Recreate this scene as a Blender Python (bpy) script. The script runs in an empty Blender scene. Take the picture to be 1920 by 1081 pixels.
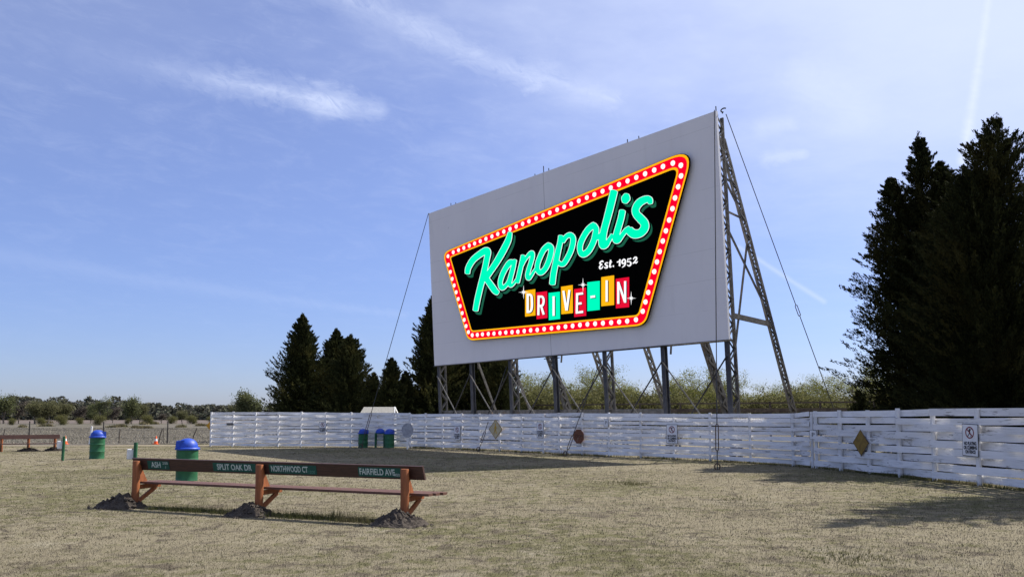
import bpy, bmesh, math, random
import numpy as np
from mathutils import Vector, Matrix, noise as mnoise
R = math.radians
sc = bpy.context.scene
C = sc.collection
random.seed(7)
rng = np.random.default_rng(7)

# ------------------------------------------------------------------ camera
EYE = 1.8
F, PX0, PY0, HZ = 1600.0, 960.0, 640.0, 777.5
PITCH = math.atan((HZ - PY0) / F)
cam_d = bpy.data.cameras.new('camera')
cam = bpy.data.objects.new('camera', cam_d)
C.objects.link(cam)
cam.location = (0, 0, EYE)
cam.rotation_euler = (R(90) + PITCH, 0, 0)
cam_d.sensor_width = 36
cam_d.lens = 30
cam_d.shift_y = (PY0 - 540.5) / 1920
cam_d.clip_start = 0.1
cam_d.clip_end = 9000
sc.camera = cam

# ------------------------------------------------------------------ light and view
SUN = Vector((0.80, 0.45, 1.0)).normalized()
SUN_EL = math.asin(SUN.z)
SUN_ROT = math.atan2(SUN.x, SUN.y)
sl = bpy.data.lights.new('sun', 'SUN')
sl.energy = 5.0
sl.angle = R(0.53)
sl.color = (1.0, 0.95, 0.87)
so = bpy.data.objects.new('sun', sl)
C.objects.link(so)
so.rotation_euler = SUN.to_track_quat('Z', 'Y').to_euler()
so.location = (60, 30, 80)
EXPO = 0.70
vs = sc.view_settings
vs.view_transform = 'Standard'
vs.look = 'None'
vs.exposure = EXPO
vs.gamma = 1
vs.use_curve_mapping = False
sc.cycles.max_bounces = 6
sc.cycles.transparent_max_bounces = 8


def ray(px, py):
    c, s = math.cos(PITCH), math.sin(PITCH)
    x, y = (px - PX0) / F, (PY0 - py) / F
    return Vector((x, c - s * y, s + c * y))


def G(px, py, z=0.0):
    """point of the plane at height z seen in that direction"""
    d = ray(px, py)
    t = (z - EYE) / d.z
    return Vector((0, 0, EYE)) + d * t


def at(px, py, Y):
    d = ray(px, py)
    return Vector((0, 0, EYE)) + d * (Y / d.y)


def lin(r, g, b):
    f = lambda v: (v / 255 / 12.92) if v / 255 <= 0.04045 else ((v / 255 + 0.055) / 1.055) ** 2.4
    return (f(r), f(g), f(b))


# ------------------------------------------------------------------ node helper
class V:
    """a scalar or vector socket with arithmetic"""
    nt = None

    def __init__(self, s):
        self.s = s

    @staticmethod
    def node(t, **kw):
        n = V.nt.nodes.new(t)
        for k, v in kw.items():
            setattr(n, k, v)
        return n

    @staticmethod
    def put(inp, v):
        if isinstance(v, V):
            V.nt.links.new(v.s, inp)
        else:
            inp.default_value = v

    @staticmethod
    def m(op, a, b=0.0, c=0.0):
        n = V.node('ShaderNodeMath', operation=op)
        V.put(n.inputs[0], a)
        V.put(n.inputs[1], b)
        V.put(n.inputs[2], c)
        return V(n.outputs[0])

    def __add__(s, o): return V.m('ADD', s, o)
    def __radd__(s, o): return V.m('ADD', o, s)
    def __sub__(s, o): return V.m('SUBTRACT', s, o)
    def __rsub__(s, o): return V.m('SUBTRACT', o, s)
    def __mul__(s, o): return V.m('MULTIPLY', s, o)
    def __rmul__(s, o): return V.m('MULTIPLY', o, s)
    def __truediv__(s, o): return V.m('DIVIDE', s, o)


def mrange(v, a, b, c=0.0, d=1.0, smooth=True):
    n = V.node('ShaderNodeMapRange', interpolation_type='SMOOTHSTEP' if smooth else 'LINEAR')
    V.put(n.inputs['Value'], v)
    for k, x in (('From Min', a), ('From Max', b), ('To Min', c), ('To Max', d)):
        V.put(n.inputs[k], x)
    return V(n.outputs[0])


def vec(x, y, z):
    n = V.node('ShaderNodeCombineXYZ')
    for i, q in enumerate((x, y, z)):
        V.put(n.inputs[i], q)
    return V(n.outputs[0])


def noise(v, scale, detail=4, rough=0.55, dist=0.0):
    n = V.node('ShaderNodeTexNoise')
    V.put(n.inputs['Vector'], v)
    n.inputs['Scale'].default_value = scale
    n.inputs['Detail'].default_value = detail
    n.inputs['Roughness'].default_value = rough
    n.inputs['Distortion'].default_value = dist
    return V(n.outputs[0])


def mixc(f, a, b):
    n = V.node('ShaderNodeMix', data_type='RGBA')
    V.put(n.inputs[0], f)
    for i, q in ((6, a), (7, b)):
        if isinstance(q, V):
            V.put(n.inputs[i], q)
        else:
            n.inputs[i].default_value = (*q, 1)
    return V(n.outputs[2])


# ------------------------------------------------------------------ sky
W = bpy.data.worlds.new('World')
sc.world = W
W.use_nodes = True
nt = V.nt = W.node_tree
nt.nodes.clear()
sky = V.node('ShaderNodeTexSky', sky_type='NISHITA')
sky.sun_disc = False
sky.sun_elevation = SUN_EL
sky.sun_rotation = SUN_ROT
sky.altitude = 450
sky.air_density = 1.0
sky.dust_density = 0.7
sky.ozone_density = 2.2
tc = V.node('ShaderNodeTexCoord')
sep = V.node('ShaderNodeSeparateXYZ')
nt.links.new(tc.outputs['Generated'], sep.inputs[0])
dx, dy, dz = (V(sep.outputs[i]) for i in range(3))
DEG = 180 / math.pi
az = V.m('ARCTAN2', dx, dy) * DEG
el = V.m('ARCSINE', dz) * DEG


def azel(px, py):
    d = ray(px, py).normalized()
    return math.degrees(math.atan2(d.x, d.y)), math.degrees(math.asin(d.z))


den = V.m('MAXIMUM', dz, 0.0) + 0.06
plane = vec(dx / den, dy / den, 0.0)                # a flat cloud deck overhead
warp = noise(plane, 1.3, 5, 0.6)
fine = noise(plane, 5.0, 7, 0.66, 0.5)
fibre = noise(vec(az * 0.16 - el * 0.2, el * 0.55 + az * 0.12, 0.0), 1.6, 9, 0.70, 0.7)
strand = noise(vec(az * 0.8 + el * 0.9, el * 0.8 - az * 0.25, 3.0), 1.0, 9, 0.66, 1.2)


def streak(p, q, w0, w1, soft=1.0, wob=1.2):
    """cirrus band between two sky directions; widths in degrees"""
    (ax, ay), (bx, by) = azel(*p), azel(*q)
    ux, uy = bx - ax, by - ay
    L2 = ux * ux + uy * uy
    rx, ry = az - ax, el - ay
    t = V.m('MULTIPLY', (rx * ux + ry * uy), 1 / L2)
    t = mrange(t, 0, 1, 0, 1, False)
    ex, ey = rx - t * ux, ry - t * uy
    dist = V.m('SQRT', ex * ex + ey * ey)
    wd = t * (w1 - w0) + w0
    k = (dist + (fibre - 0.5) * wob + (strand - 0.5) * wob * 0.9) / wd
    return mrange(k, -0.25, 1.25, soft, 0.0), t


A1, ta = streak((150, 95), (640, 190), 1.1, 1.1, 0.74, 2.6)
A1 = A1 * mrange(ta, 0.0, 0.75, 0.10, 1.0) * mrange(strand, 0.25, 0.72, 0.2, 0.95)
A2, tb = streak((600, 195), (712, 208), 1.2, 0.8, 0.66, 1.5)
A2 = A2 * mrange(strand, 0.25, 0.70, 0.3, 0.95)
B1, tb2 = streak((600, -40), (1010, 155), 1.6, 0.7, 0.62, 2.6)
B1 = B1 * mrange(strand, 0.25, 0.72, 0.2, 0.95)
B2, tb3 = streak((1010, 140), (1150, 190), 1.4, 0.8, 0.62, 2.6)
B2 = B2 * mrange(strand, 0.30, 0.70, 0.12, 1.0)
Cn, tcn = streak((1858, -30), (1806, 300), 0.24, 0.42, 1.0, 0.35)
Cn = Cn * mrange(fine, 0.25, 0.6, 0.45, 1.0)
D1, td = streak((1385, 462), (1545, 565), 0.2, 0.22, 0.36, 0.15)
E1, te = streak((0, 478), (760, 590), 0.8, 0.3, 0.085, 0.9)
F1, tf = streak((1500, 150), (1600, 195), 1.6, 2.2, 0.42, 2.2)
F2, tf2 = streak((1440, 296), (1505, 286), 0.6, 0.4, 0.4, 0.9)
F3, tf3 = streak((1430, 240), (1480, 232), 0.8, 0.6, 0.35, 0.9)
veil_a = mrange(az * 0.55 + el * 0.75 + (warp - 0.5) * 26, 6, 36, 0.0, 0.80)
veil_a = veil_a * mrange(el, 3, 22, 0.15, 1.0)
veil_b = mrange(az * -0.35 + el + (warp - 0.5) * 16, 24, 40, 0.0, 0.12)     # thin veil high on the left
wisps = mrange(fibre * 0.6 + fine * 0.4, 0.44, 0.72, 0.0, 0.13) * mrange(el, 2, 20, 0.2, 1.0)
cl = 1.0 - (1.0 - veil_a) * 0.965
for q in (veil_b, wisps, A1, A2, B1, B2, Cn, D1, E1, F1, F2, F3):
    cl = 1.0 - (1.0 - cl) * (1.0 - q)                # screen
tint = V.node('ShaderNodeMix', data_type='RGBA', blend_type='MULTIPLY')
tint.inputs[0].default_value = 1
nt.links.new(sky.outputs[0], tint.inputs[6])
V.put(tint.inputs[7], mixc(mrange(el, 0.0, 26.0), (0.645, 0.715, 1.08), (1.14, 1.02, 1.25)))
WHITE = (6.4, 7.1, 9.0)
col = mixc(cl * 0.92, V(tint.outputs[2]), WHITE)
bg = V.node('ShaderNodeBackground')
V.put(bg.inputs[0], col)
bg.inputs[1].default_value = 0.080
wo = V.node('ShaderNodeOutputWorld')
nt.links.new(bg.outputs[0], wo.inputs[0])


# ------------------------------------------------------------------ materials
def base_mat(name):
    m = bpy.data.materials.new(name)
    m.use_nodes = True
    V.nt = m.node_tree
    b = m.node_tree.nodes['Principled BSDF']
    return m, b


def coord(kind='Object'):
    t = V.node('ShaderNodeTexCoord')
    return V(t.outputs[kind])


def bump(b, h, strength, dist):
    n = V.node('ShaderNodeBump')
    n.inputs['Strength'].default_value = strength
    n.inputs['Distance'].default_value = dist
    V.put(n.inputs['Height'], h)
    V.nt.links.new(n.outputs[0], b.inputs['Normal'])


def mat(name, c1, c2=None, rough=0.8, scale=6, metal=0.0, stretch=(1, 1, 1), bmp=0.0, spec=0.3, lo=0.35, hi=0.65,
        c3=None, lo3=0.6, hi3=0.7, scale3=3):
    m, b = base_mat(name)
    b.inputs['Roughness'].default_value = rough
    b.inputs['Metallic'].default_value = metal
    b.inputs['Specular IOR Level'].default_value = spec
    if c2 is None:
        c2 = tuple(x * 0.78 for x in c1)
    mp = V.node('ShaderNodeMapping')
    V.nt.links.new(coord().s, mp.inputs[0])
    mp.inputs['Scale'].default_value = stretch
    v = V(mp.outputs[0])
    n = noise(v, scale, 6, 0.6)
    c = mixc(mrange(n, lo, hi), c1, c2)
    if c3:
        n3 = noise(v, scale3, 7, 0.68)
        c = mixc(mrange(n3, lo3, hi3), c, c3)
    V.put(b.inputs['Base Color'], c)
    if bmp:
        bump(b, n, bmp, 0.02)
    return m


def emit(name, rgb, k=1.0):
    m, b = base_mat(name)
    c = lin(*rgb)
    b.inputs['Base Color'].default_value = (c[0] * 0.3, c[1] * 0.3, c[2] * 0.3, 1)
    b.inputs['Roughness'].default_value = 0.7
    b.inputs['Specular IOR Level'].default_value = 0.0
    b.inputs['Emission Color'].default_value = (*c, 1)
    b.inputs['Emission Strength'].default_value = k * 2 ** -EXPO
    return m


def leaf_mat(name, c1, c2, c3, trans=0.2):
    m, b = base_mat(name)
    g = V.node('ShaderNodeNewGeometry')
    r = V(g.outputs['Random Per Island'])
    cl_ = noise(coord(), 0.55, 3, 0.5)
    c = mixc(mrange(r, 0.0, 0.85), c1, c2)
    c = mixc(mrange(cl_, 0.5, 0.68), c, c3)
    V.put(b.inputs['Base Color'], c)
    b.inputs['Roughness'].default_value = 0.85
    b.inputs['Specular IOR Level'].default_value = 0.03
    t = V.node('ShaderNodeBsdfTranslucent')
    V.put(t.inputs[0], c)
    mx = V.node('ShaderNodeMixShader')
    mx.inputs[0].default_value = trans
    V.nt.links.new(b.outputs[0], mx.inputs[1])
    V.nt.links.new(t.outputs[0], mx.inputs[2])
    out = [n for n in V.nt.nodes if n.type == 'OUTPUT_MATERIAL'][0]
    V.nt.links.new(mx.outputs[0], out.inputs[0])
    return m


M = {}
M['post_paint'] = mat('white_post_paint', (0.72, 0.72, 0.73), (0.60, 0.60, 0.61), 0.7, 9, stretch=(1, 1, .2), bmp=0.2)
M['steel'] = mat('weathered_steel', (0.10, 0.098, 0.095), (0.06, 0.055, 0.05), 0.75, 4, c3=(0.13, 0.075, 0.045), lo3=0.58, hi3=0.72)
M['steel_pale'] = mat('pale_weathered_steel', (0.155, 0.148, 0.135), (0.09, 0.083, 0.075), 0.75, 4, c3=(0.16, 0.11, 0.075), lo3=0.55, hi3=0.7)
M['steel_shaded'] = mat('shade_toned_steel', (0.060, 0.062, 0.072), (0.04, 0.042, 0.05), 0.65, 3)  # shade on the front posts is put into this dark bluish colour
M['cable'] = mat('dark_cable', (0.035, 0.035, 0.04), None, 0.6)
M['rust'] = mat('rusty_iron', (0.10, 0.055, 0.035), (0.05, 0.04, 0.035), 0.85, 20)
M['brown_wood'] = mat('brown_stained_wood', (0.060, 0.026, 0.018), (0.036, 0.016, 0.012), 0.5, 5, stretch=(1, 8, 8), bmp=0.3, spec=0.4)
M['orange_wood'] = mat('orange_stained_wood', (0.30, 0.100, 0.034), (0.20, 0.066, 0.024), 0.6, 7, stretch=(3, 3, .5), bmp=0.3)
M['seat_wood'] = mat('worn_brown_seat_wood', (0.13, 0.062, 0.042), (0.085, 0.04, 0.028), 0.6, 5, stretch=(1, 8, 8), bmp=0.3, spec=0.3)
M['far_wood'] = mat('red_brown_weathered_wood', (0.115, 0.058, 0.042), (0.075, 0.04, 0.03), 0.7, 5, stretch=(1, 6, 6))
M['plate_green'] = mat('green_road_sign', (0.008, 0.085, 0.062), (0.006, 0.06, 0.05), 0.45, 8)
M['plate_letter'] = mat('pale_sign_letters', (0.55, 0.62, 0.58), (0.38, 0.46, 0.43), 0.6, 30)
M['plate_letter_dim'] = mat('faded_sign_letters', (0.10, 0.26, 0.21), None, 0.6, 30)
M['drum'] = mat('green_drum_paint', (0.026, 0.125, 0.055), (0.018, 0.09, 0.04), 0.5, 6, c3=(0.10, 0.12, 0.08), lo3=0.62, hi3=0.72, scale3=9, spec=0.3)
M['lid'] = mat('blue_lid_plastic', (0.016, 0.066, 0.44), (0.012, 0.05, 0.33), 0.5, 5, spec=0.4)
M['lid_dark'] = mat('opening_shade', (0.006, 0.01, 0.03), None, 0.9)
M['post_green'] = mat('green_post_paint', (0.028, 0.12, 0.052), (0.015, 0.075, 0.035), 0.6, 6)
M['white_box'] = mat('white_box_enamel', (0.75, 0.75, 0.74), (0.62, 0.62, 0.62), 0.5, 8)
M['orange'] = mat('orange_cone_rubber', (0.85, 0.13, 0.03), (0.7, 0.10, 0.02), 0.6)
M['white'] = mat('white_plastic', (0.8, 0.8, 0.8), None, 0.5)
M['dark_metal'] = mat('dark_fence_post', (0.05, 0.045, 0.04), None, 0.8)
M['grey_wood'] = mat('grey_stake_wood', (0.12, 0.10, 0.08), None, 0.9)
M['sign_white'] = mat('white_sign_face', (0.78, 0.78, 0.80), (0.70, 0.70, 0.72), 0.45, 4)
M['sign_black'] = mat('black_sign_ink', (0.02, 0.02, 0.025), None, 0.6)
M['sign_red'] = mat('red_sign_ink', (0.22, 0.02, 0.03), None, 0.6)
M['yellow_faded'] = mat('faded_yellow_sign', (0.50, 0.44, 0.28), (0.42, 0.36, 0.24), 0.6, 8)
M['yellow_mark'] = mat('yellow_sign_mark', (0.55, 0.33, 0.03), None, 0.6)
M['yellow_dark'] = mat('old_ochre_sign', (0.26, 0.165, 0.035), (0.18, 0.11, 0.025), 0.7, 9)
M['gold_sign'] = mat('gold_sign', (0.50, 0.27, 0.02), (0.42, 0.2, 0.02), 0.6, 9)
M['stop_brown'] = mat('rusted_stop_sign', (0.20, 0.075, 0.04), (0.11, 0.05, 0.03), 0.8, 14, c3=(0.28, 0.18, 0.13), lo3=0.55, hi3=0.7, scale3=9)
M['stop_dark'] = mat('faded_stop_letters', (0.045, 0.025, 0.02), None, 0.8)
M['grey_sign'] = mat('grey_sign_back', (0.40, 0.40, 0.42), (0.27, 0.27, 0.29), 0.5, 6)
M['plate_dark'] = mat('dark_plate', (0.06, 0.06, 0.065), (0.14, 0.14, 0.15), 0.6, 50)
M['dirt'] = mat('fresh_dark_dirt', (0.060, 0.048, 0.038), (0.032, 0.025, 0.020), 0.95, 14, bmp=0.8, c3=(0.12, 0.10, 0.08), lo3=0.56, hi3=0.68, scale3=26)
M['shed_roof'] = mat('grey_shingles', (0.30, 0.29, 0.26), (0.22, 0.21, 0.19), 0.9, 12)
M['shed_wall'] = mat('shed_white_paint', (0.72, 0.72, 0.70), None, 0.7)
M['rail'] = mat('dark_rail_wood', (0.085, 0.07, 0.055), (0.05, 0.04, 0.035), 0.9, 3)
M['cedar_leaf'] = leaf_mat('dark_cedar_foliage', (0.018, 0.022, 0.009), (0.045, 0.050, 0.019), (0.070, 0.066, 0.022), 0.2)
M['cedar_deep'] = leaf_mat('deep_cedar_foliage', (0.014, 0.017, 0.007), (0.030, 0.033, 0.012), (0.046, 0.043, 0.015), 0.12)
M['cedar_bark'] = mat('cedar_bark', (0.06, 0.04, 0.03), None, 0.9, 8, stretch=(1, 1, .2))
M['spring_leaf'] = leaf_mat('yellow_green_spring_leaves', (0.235, 0.24, 0.065), (0.16, 0.168, 0.05), (0.27, 0.25, 0.125), 0.42)
M['grey_bark'] = mat('grey_bark', (0.17, 0.145, 0.12), (0.09, 0.075, 0.06), 0.9, 5)
M['bush_leaf'] = leaf_mat('brown_green_brush', (0.16, 0.155, 0.055), (0.10, 0.098, 0.042), (0.18, 0.16, 0.09), 0.3)
M['far_leaf'] = leaf_mat('far_tree_leaves', (0.12, 0.135, 0.055), (0.085, 0.09, 0.05), (0.15, 0.155, 0.065), 0.35)
M['far_olive'] = leaf_mat('far_olive_leaves', (0.13, 0.13, 0.06), (0.10, 0.098, 0.052), (0.15, 0.145, 0.075), 0.35)
M['far_twig'] = leaf_mat('far_bare_twigs', (0.10, 0.085, 0.07), (0.07, 0.06, 0.05), (0.12, 0.105, 0.08), 0.1)
M['far_wood_leaf'] = leaf_mat('far_woods_twigs', (0.088, 0.083, 0.070), (0.105, 0.105, 0.075), (0.080, 0.090, 0.062), 0.2)  # lightened, the haze of distance is in the colour
M['far_dark'] = leaf_mat('far_dark_evergreen', (0.035, 0.045, 0.022), (0.05, 0.058, 0.028), (0.05, 0.055, 0.03), 0.1)


def board_mat():
    m, b = base_mat('peeling_white_board_paint')
    o = V.node('ShaderNodeObjectInfo')
    uv = V.node('ShaderNodeUVMap')
    g = V.node('ShaderNodeNewGeometry')
    r = V(g.outputs['Random Per Island'])
    s = V.node('ShaderNodeSeparateXYZ')
    V.nt.links.new(uv.outputs[0], s.inputs[0])
    u, v = V(s.outputs[0]), V(s.outputs[1])
    gr = noise(vec(u * 1.6, v * 26.0, r * 40.0), 1.0, 7, 0.65)
    pl = noise(vec(u * 2.2, v * 14.0, r * 80.0), 1.0, 6, 0.7)
    base = mixc(mrange(r, 0, 1), (0.83, 0.825, 0.83), (0.70, 0.695, 0.705))
    base = mixc(mrange(gr, 0.45, 0.75, 0, 0.5), base, (0.42, 0.42, 0.43))
    k = mrange(pl, 0.555, 0.65) * mrange(r, 0.2, 0.75, 0.2, 1.0)
    base = mixc(k, base, (0.26, 0.25, 0.24))
    kn = noise(vec(u * 5.0, v * 7.0, r * 50.0), 1.0, 2, 0.5)
    base = mixc(mrange(kn, 0.74, 0.77), base, (0.10, 0.09, 0.085))
    V.put(b.inputs['Base Color'], base)
    b.inputs['Roughness'].default_value = 0.65
    b.inputs['Specular IOR Level'].default_value = 0.3
    bump(b, gr, 0.35, 0.01)
    return m


M['board'] = board_mat()


def screen_mat():
    m, b = base_mat('white_screen_paint')
    c = coord()
    s = V.node('ShaderNodeSeparateXYZ')
    V.nt.links.new(c.s, s.inputs[0])
    uv = V.node('ShaderNodeUVMap')
    s2 = V.node('ShaderNodeSeparateXYZ')
    V.nt.links.new(uv.outputs[0], s2.inputs[0])
    u, z = V(s2.outputs[0]), V(s2.outputs[1])
    n = noise(vec(u * 0.5, z * 0.25, 0.0), 1.0, 6, 0.6)
    n2 = noise(vec(u * 3.0, z * 0.5, 0.0), 1.0, 6, 0.6)
    base = mixc(mrange(n, 0.3, 0.7), (0.78, 0.76, 0.775), (0.75, 0.73, 0.75))
    base = mixc(mrange(n2, 0.5, 0.8, 0, 0.25), base, (0.62, 0.60, 0.60))

    def line(x, period, off, w):
        q = V.m('PINGPONG', x + off, period * 0.5)
        return mrange(q, 0.0, w, 1.0, 0.0)
    seam = line(z, 1.22, 0.12, 0.012) * mrange(noise(vec(u * 0.35, z * 3.1, 4.0), 1.0, 3), 0.42, 0.58, 0.0, 0.40)
    mid = mrange(V.m('ABSOLUTE', u - W_SCR * 0.5), 0.0, 0.03, 0.85, 0.0)
    spots = mrange(noise(vec(u * 2.1, z * 2.1, 9.0), 1.0, 2), 0.76, 0.8, 0, 0.4)
    base = mixc(V.m('MINIMUM', seam + mid + spots, 1.0), base, (0.30, 0.29, 0.29))
    V.put(b.inputs['Base Color'], base)
    b.inputs['Roughness'].default_value = 0.85
    b.inputs['Specular IOR Level'].default_value = 0.15
    return m


def lawn_colour(p, r):
    """dormant turf: straw, olive and grey brown patches; r picks the blade"""
    n0 = noise(p, 0.13, 4, 0.55)
    n1 = noise(p, 0.7, 6, 0.68, 0.8)
    n2 = noise(p, 3.2, 6, 0.72, 0.5)
    n5 = noise(p, 1.7, 5, 0.7, 1.0)
    straw = mixc(r, (0.130, 0.112, 0.075), (0.240, 0.210, 0.145))
    olive = mixc(r, (0.064, 0.063, 0.030), (0.135, 0.126, 0.062))
    umber = mixc(r, (0.060, 0.050, 0.037), (0.118, 0.098, 0.075))
    pale = mixc(r, (0.165, 0.146, 0.104), (0.30, 0.27, 0.20))
    c = mixc(mrange(n1, 0.52, 0.68, 0, 0.7), straw, pale)
    c = mixc(mrange(n0 * 0.45 + n2 * 0.55, 0.47, 0.57, 0, 0.9), c, olive)
    c = mixc(mrange(n5, 0.50, 0.64, 0, 0.85), c, umber)
    return c


def lawn_mat():
    m, b = base_mat('dormant_lawn')
    c = coord()
    n3 = noise(c, 24.0, 5, 0.75)
    n4 = noise(c, 90.0, 4, 0.8)
    col = lawn_colour(c, mrange(n3 * 0.5 + n4 * 0.5, 0.36, 0.64, 0.0, 1.0))
    V.put(b.inputs['Base Color'], col)
    b.inputs['Roughness'].default_value = 0.95
    b.inputs['Specular IOR Level'].default_value = 0.03
    bump(b, n3 * 0.5 + n4 * 0.4, 0.6, 0.03)
    return m


def pasture_mat():
    m, b = base_mat('rough_pasture')
    c = coord()
    mp = V.node('ShaderNodeMapping')
    V.nt.links.new(c.s, mp.inputs[0])
    mp.inputs['Scale'].default_value = (0.35, 1, 1)
    v = V(mp.outputs[0])
    n1 = noise(v, 0.06, 5, 0.6)
    n2 = noise(v, 0.5, 7, 0.7)
    n3 = noise(c, 3.0, 6, 0.75)
    col = mixc(mrange(n2, 0.35, 0.65), (0.100, 0.090, 0.074), (0.140, 0.127, 0.105))
    col = mixc(mrange(n1, 0.48, 0.7, 0, 0.7), col, (0.095, 0.090, 0.062))
    col = mixc(mrange(n3, 0.5, 0.7, 0, 0.6), col, (0.10, 0.088, 0.068))
    V.put(b.inputs['Base Color'], col)
    b.inputs['Roughness'].default_value = 0.95
    b.inputs['Specular IOR Level'].default_value = 0.05
    bump(b, n3, 0.6, 0.2)
    return m


M['lawn'] = lawn_mat()
M['pasture'] = pasture_mat()
M['track'] = mat('pale_dirt_track', (0.27, 0.225, 0.16), (0.21, 0.175, 0.12), 0.95, 1.5)
M['far_field'] = mat('tan_far_field', (0.115, 0.088, 0.070), (0.09, 0.072, 0.058), 0.95, 0.05)


def blade_mat():
    m, b = base_mat('grass_blades')
    g = V.node('ShaderNodeNewGeometry')
    r = V(g.outputs['Random Per Island'])
    p = V(g.outputs['Position'])
    c = lawn_colour(p, r)
    V.put(b.inputs['Base Color'], c)
    b.inputs['Roughness'].default_value = 0.8
    b.inputs['Specular IOR Level'].default_value = 0.15
    return m


M['blade'] = blade_mat()
M['green_blade'] = leaf_mat('green_grass_blades', (0.060, 0.068, 0.024), (0.11, 0.108, 0.045), (0.15, 0.13, 0.065), 0.2)
M['dry_blade'] = leaf_mat('dry_pasture_blades', (0.17, 0.155, 0.125), (0.25, 0.225, 0.18), (0.19, 0.175, 0.125), 0.2)
M['weed'] = leaf_mat('weed_blades', (0.11, 0.10, 0.05), (0.20, 0.17, 0.10), (0.09, 0.095, 0.04), 0.2)


# ------------------------------------------------------------------ mesh building
class MB:
    def __init__(s):
        s.v, s.f, s.uv = [], [], None

    def add(s, vs_, fs):
        o = len(s.v)
        s.v += [tuple(p) for p in vs_]
        s.f += [tuple(i + o for i in f) for f in fs]
        return s

    def hexa(s, a):
        """eight corners: bottom ring 0-3, top ring 4-7"""
        return s.add(a, [(3, 2, 1, 0), (4, 5, 6, 7), (0, 1, 5, 4), (1, 2, 6, 5), (2, 3, 7, 6), (3, 0, 4, 7)])

    def box(s, c, d, m=None):
        x, y, z = (q / 2 for q in d)
        a = [Vector(p) for p in ((-x, -y, -z), (x, -y, -z), (x, y, -z), (-x, y, -z), (-x, -y, z), (x, -y, z), (x, y, z), (-x, y, z))]
        if m is not None:
            a = [m @ p for p in a]
        c = Vector(c)
        return s.hexa([p + c for p in a])

    def beam(s, p, q, w, h, side=None):
        """bar of section w (along side) by h"""
        p, q = Vector(p), Vector(q)
        t = (q - p).normalized()
        a = Vector(side) if side is not None else Vector((0, 0, 1)).cross(t)
        if a.length < 1e-3:
            a = Vector((1, 0, 0))
        a = (a - t * a.dot(t)).normalized()
        b = t.cross(a)
        a, b = a * w / 2, b * h / 2
        return s.hexa([p - a - b, p + a - b, p + a + b, p - a + b, q - a - b, q + a - b, q + a + b, q - a + b])

    def tube(s, pts, rad, n=8, cap=True):
        pts = [Vector(p) for p in pts]
        if not isinstance(rad, (list, tuple)):
            rad = [rad] * len(pts)
        o = len(s.v)
        ref = Vector((0.31, 0.17, 0.93))
        for i, p in enumerate(pts):
            t = (pts[min(i + 1, len(pts) - 1)] - pts[max(i - 1, 0)]).normalized()
            a = t.cross(ref)
            if a.length < 0.1:
                a = t.cross(Vector((1, 0, 0)))
            a.normalize()
            b = t.cross(a)
            for k in range(n):
                w = 2 * math.pi * k / n
                s.v.append(tuple(p + a * math.cos(w) * rad[i] + b * math.sin(w) * rad[i]))
        for i in range(len(pts) - 1):
            for k in range(n):
                k2 = (k + 1) % n
                s.f.append((o + i * n + k, o + i * n + k2, o + (i + 1) * n + k2, o + (i + 1) * n + k))
        if cap:
            s.f.append(tuple(o + k for k in reversed(range(n))))
            s.f.append(tuple(o + (len(pts) - 1) * n + k for k in range(n)))
        return s

    def lathe(s, prof, n=32, c=(0, 0, 0), cap=True):
        o = len(s.v)
        for r, z in prof:
            for k in range(n):
                w = 2 * math.pi * k / n
                s.v.append((c[0] + r * math.cos(w), c[1] + r * math.sin(w), c[2] + z))
        for i in range(len(prof) - 1):
            for k in range(n):
                k2 = (k + 1) % n
                s.f.append((o + i * n + k, o + i * n + k2, o + (i + 1) * n + k2, o + (i + 1) * n + k))
        if cap:
            s.f.append(tuple(o + k for k in reversed(range(n))))
            s.f.append(tuple(o + (len(prof) - 1) * n + k for k in range(n)))
        return s

    def prism(s, poly, to3, d0, d1):
        """2-D outline lifted by to3(x, y, depth) between two depths"""
        n = len(poly)
        o = len(s.v)
        s.v += [tuple(to3(x, y, d0)) for x, y in poly] + [tuple(to3(x, y, d1)) for x, y in poly]
        s.f.append(tuple(o + i for i in range(n)))
        s.f.append(tuple(o + n + i for i in reversed(range(n))))
        for i in range(n):
            j = (i + 1) % n
            s.f.append((o + i, o + n + i, o + n + j, o + j))
        return s

    def build(s, name, material, parent=None, smooth=False, world=False, uvs=None):
        me = bpy.data.meshes.new(name)
        off = Vector((0, 0, 0))
        root = parent
        while world and root is not None:
            off = off + root.location
            root = root.parent
        me.from_pydata([tuple(Vector(p) - off) for p in s.v], [], s.f)
        if uvs is not None:
            l = me.uv_layers.new(name='UVMap')
            for i, lp in enumerate(me.loops):
                l.data[i].uv = uvs[lp.vertex_index]
        bm = bmesh.new()
        bm.from_mesh(me)
        bmesh.ops.recalc_face_normals(bm, faces=bm.faces)
        bm.to_mesh(me)
        bm.free()
        if smooth:
            me.polygons.foreach_set('use_smooth', [True] * len(me.polygons))
            if smooth != 'all':
                me.set_sharp_from_angle(angle=R(smooth if smooth is not True else 40))
        me.materials.append(material)
        o = bpy.data.objects.new(name, me)
        C.objects.link(o)
        if parent is not None:
            o.parent = parent
        return o


def mesh_np(name, verts, faces, material, parent=None):
    """big meshes straight from arrays"""
    me = bpy.data.meshes.new(name)
    nf, k = faces.shape
    me.vertices.add(len(verts))
    me.vertices.foreach_set('co', verts.astype(np.float32).ravel())
    me.loops.add(nf * k)
    me.loops.foreach_set('vertex_index', faces.astype(np.int32).ravel())
    me.polygons.add(nf)
    me.polygons.foreach_set('loop_start', np.arange(0, nf * k, k, dtype=np.int32))
    me.polygons.foreach_set('loop_total', np.full(nf, k, dtype=np.int32))
    me.update(calc_edges=True)
    me.validate()
    me.materials.append(material)
    o = bpy.data.objects.new(name, me)
    C.objects.link(o)
    if parent is not None:
        o.parent = parent
    return o


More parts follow.
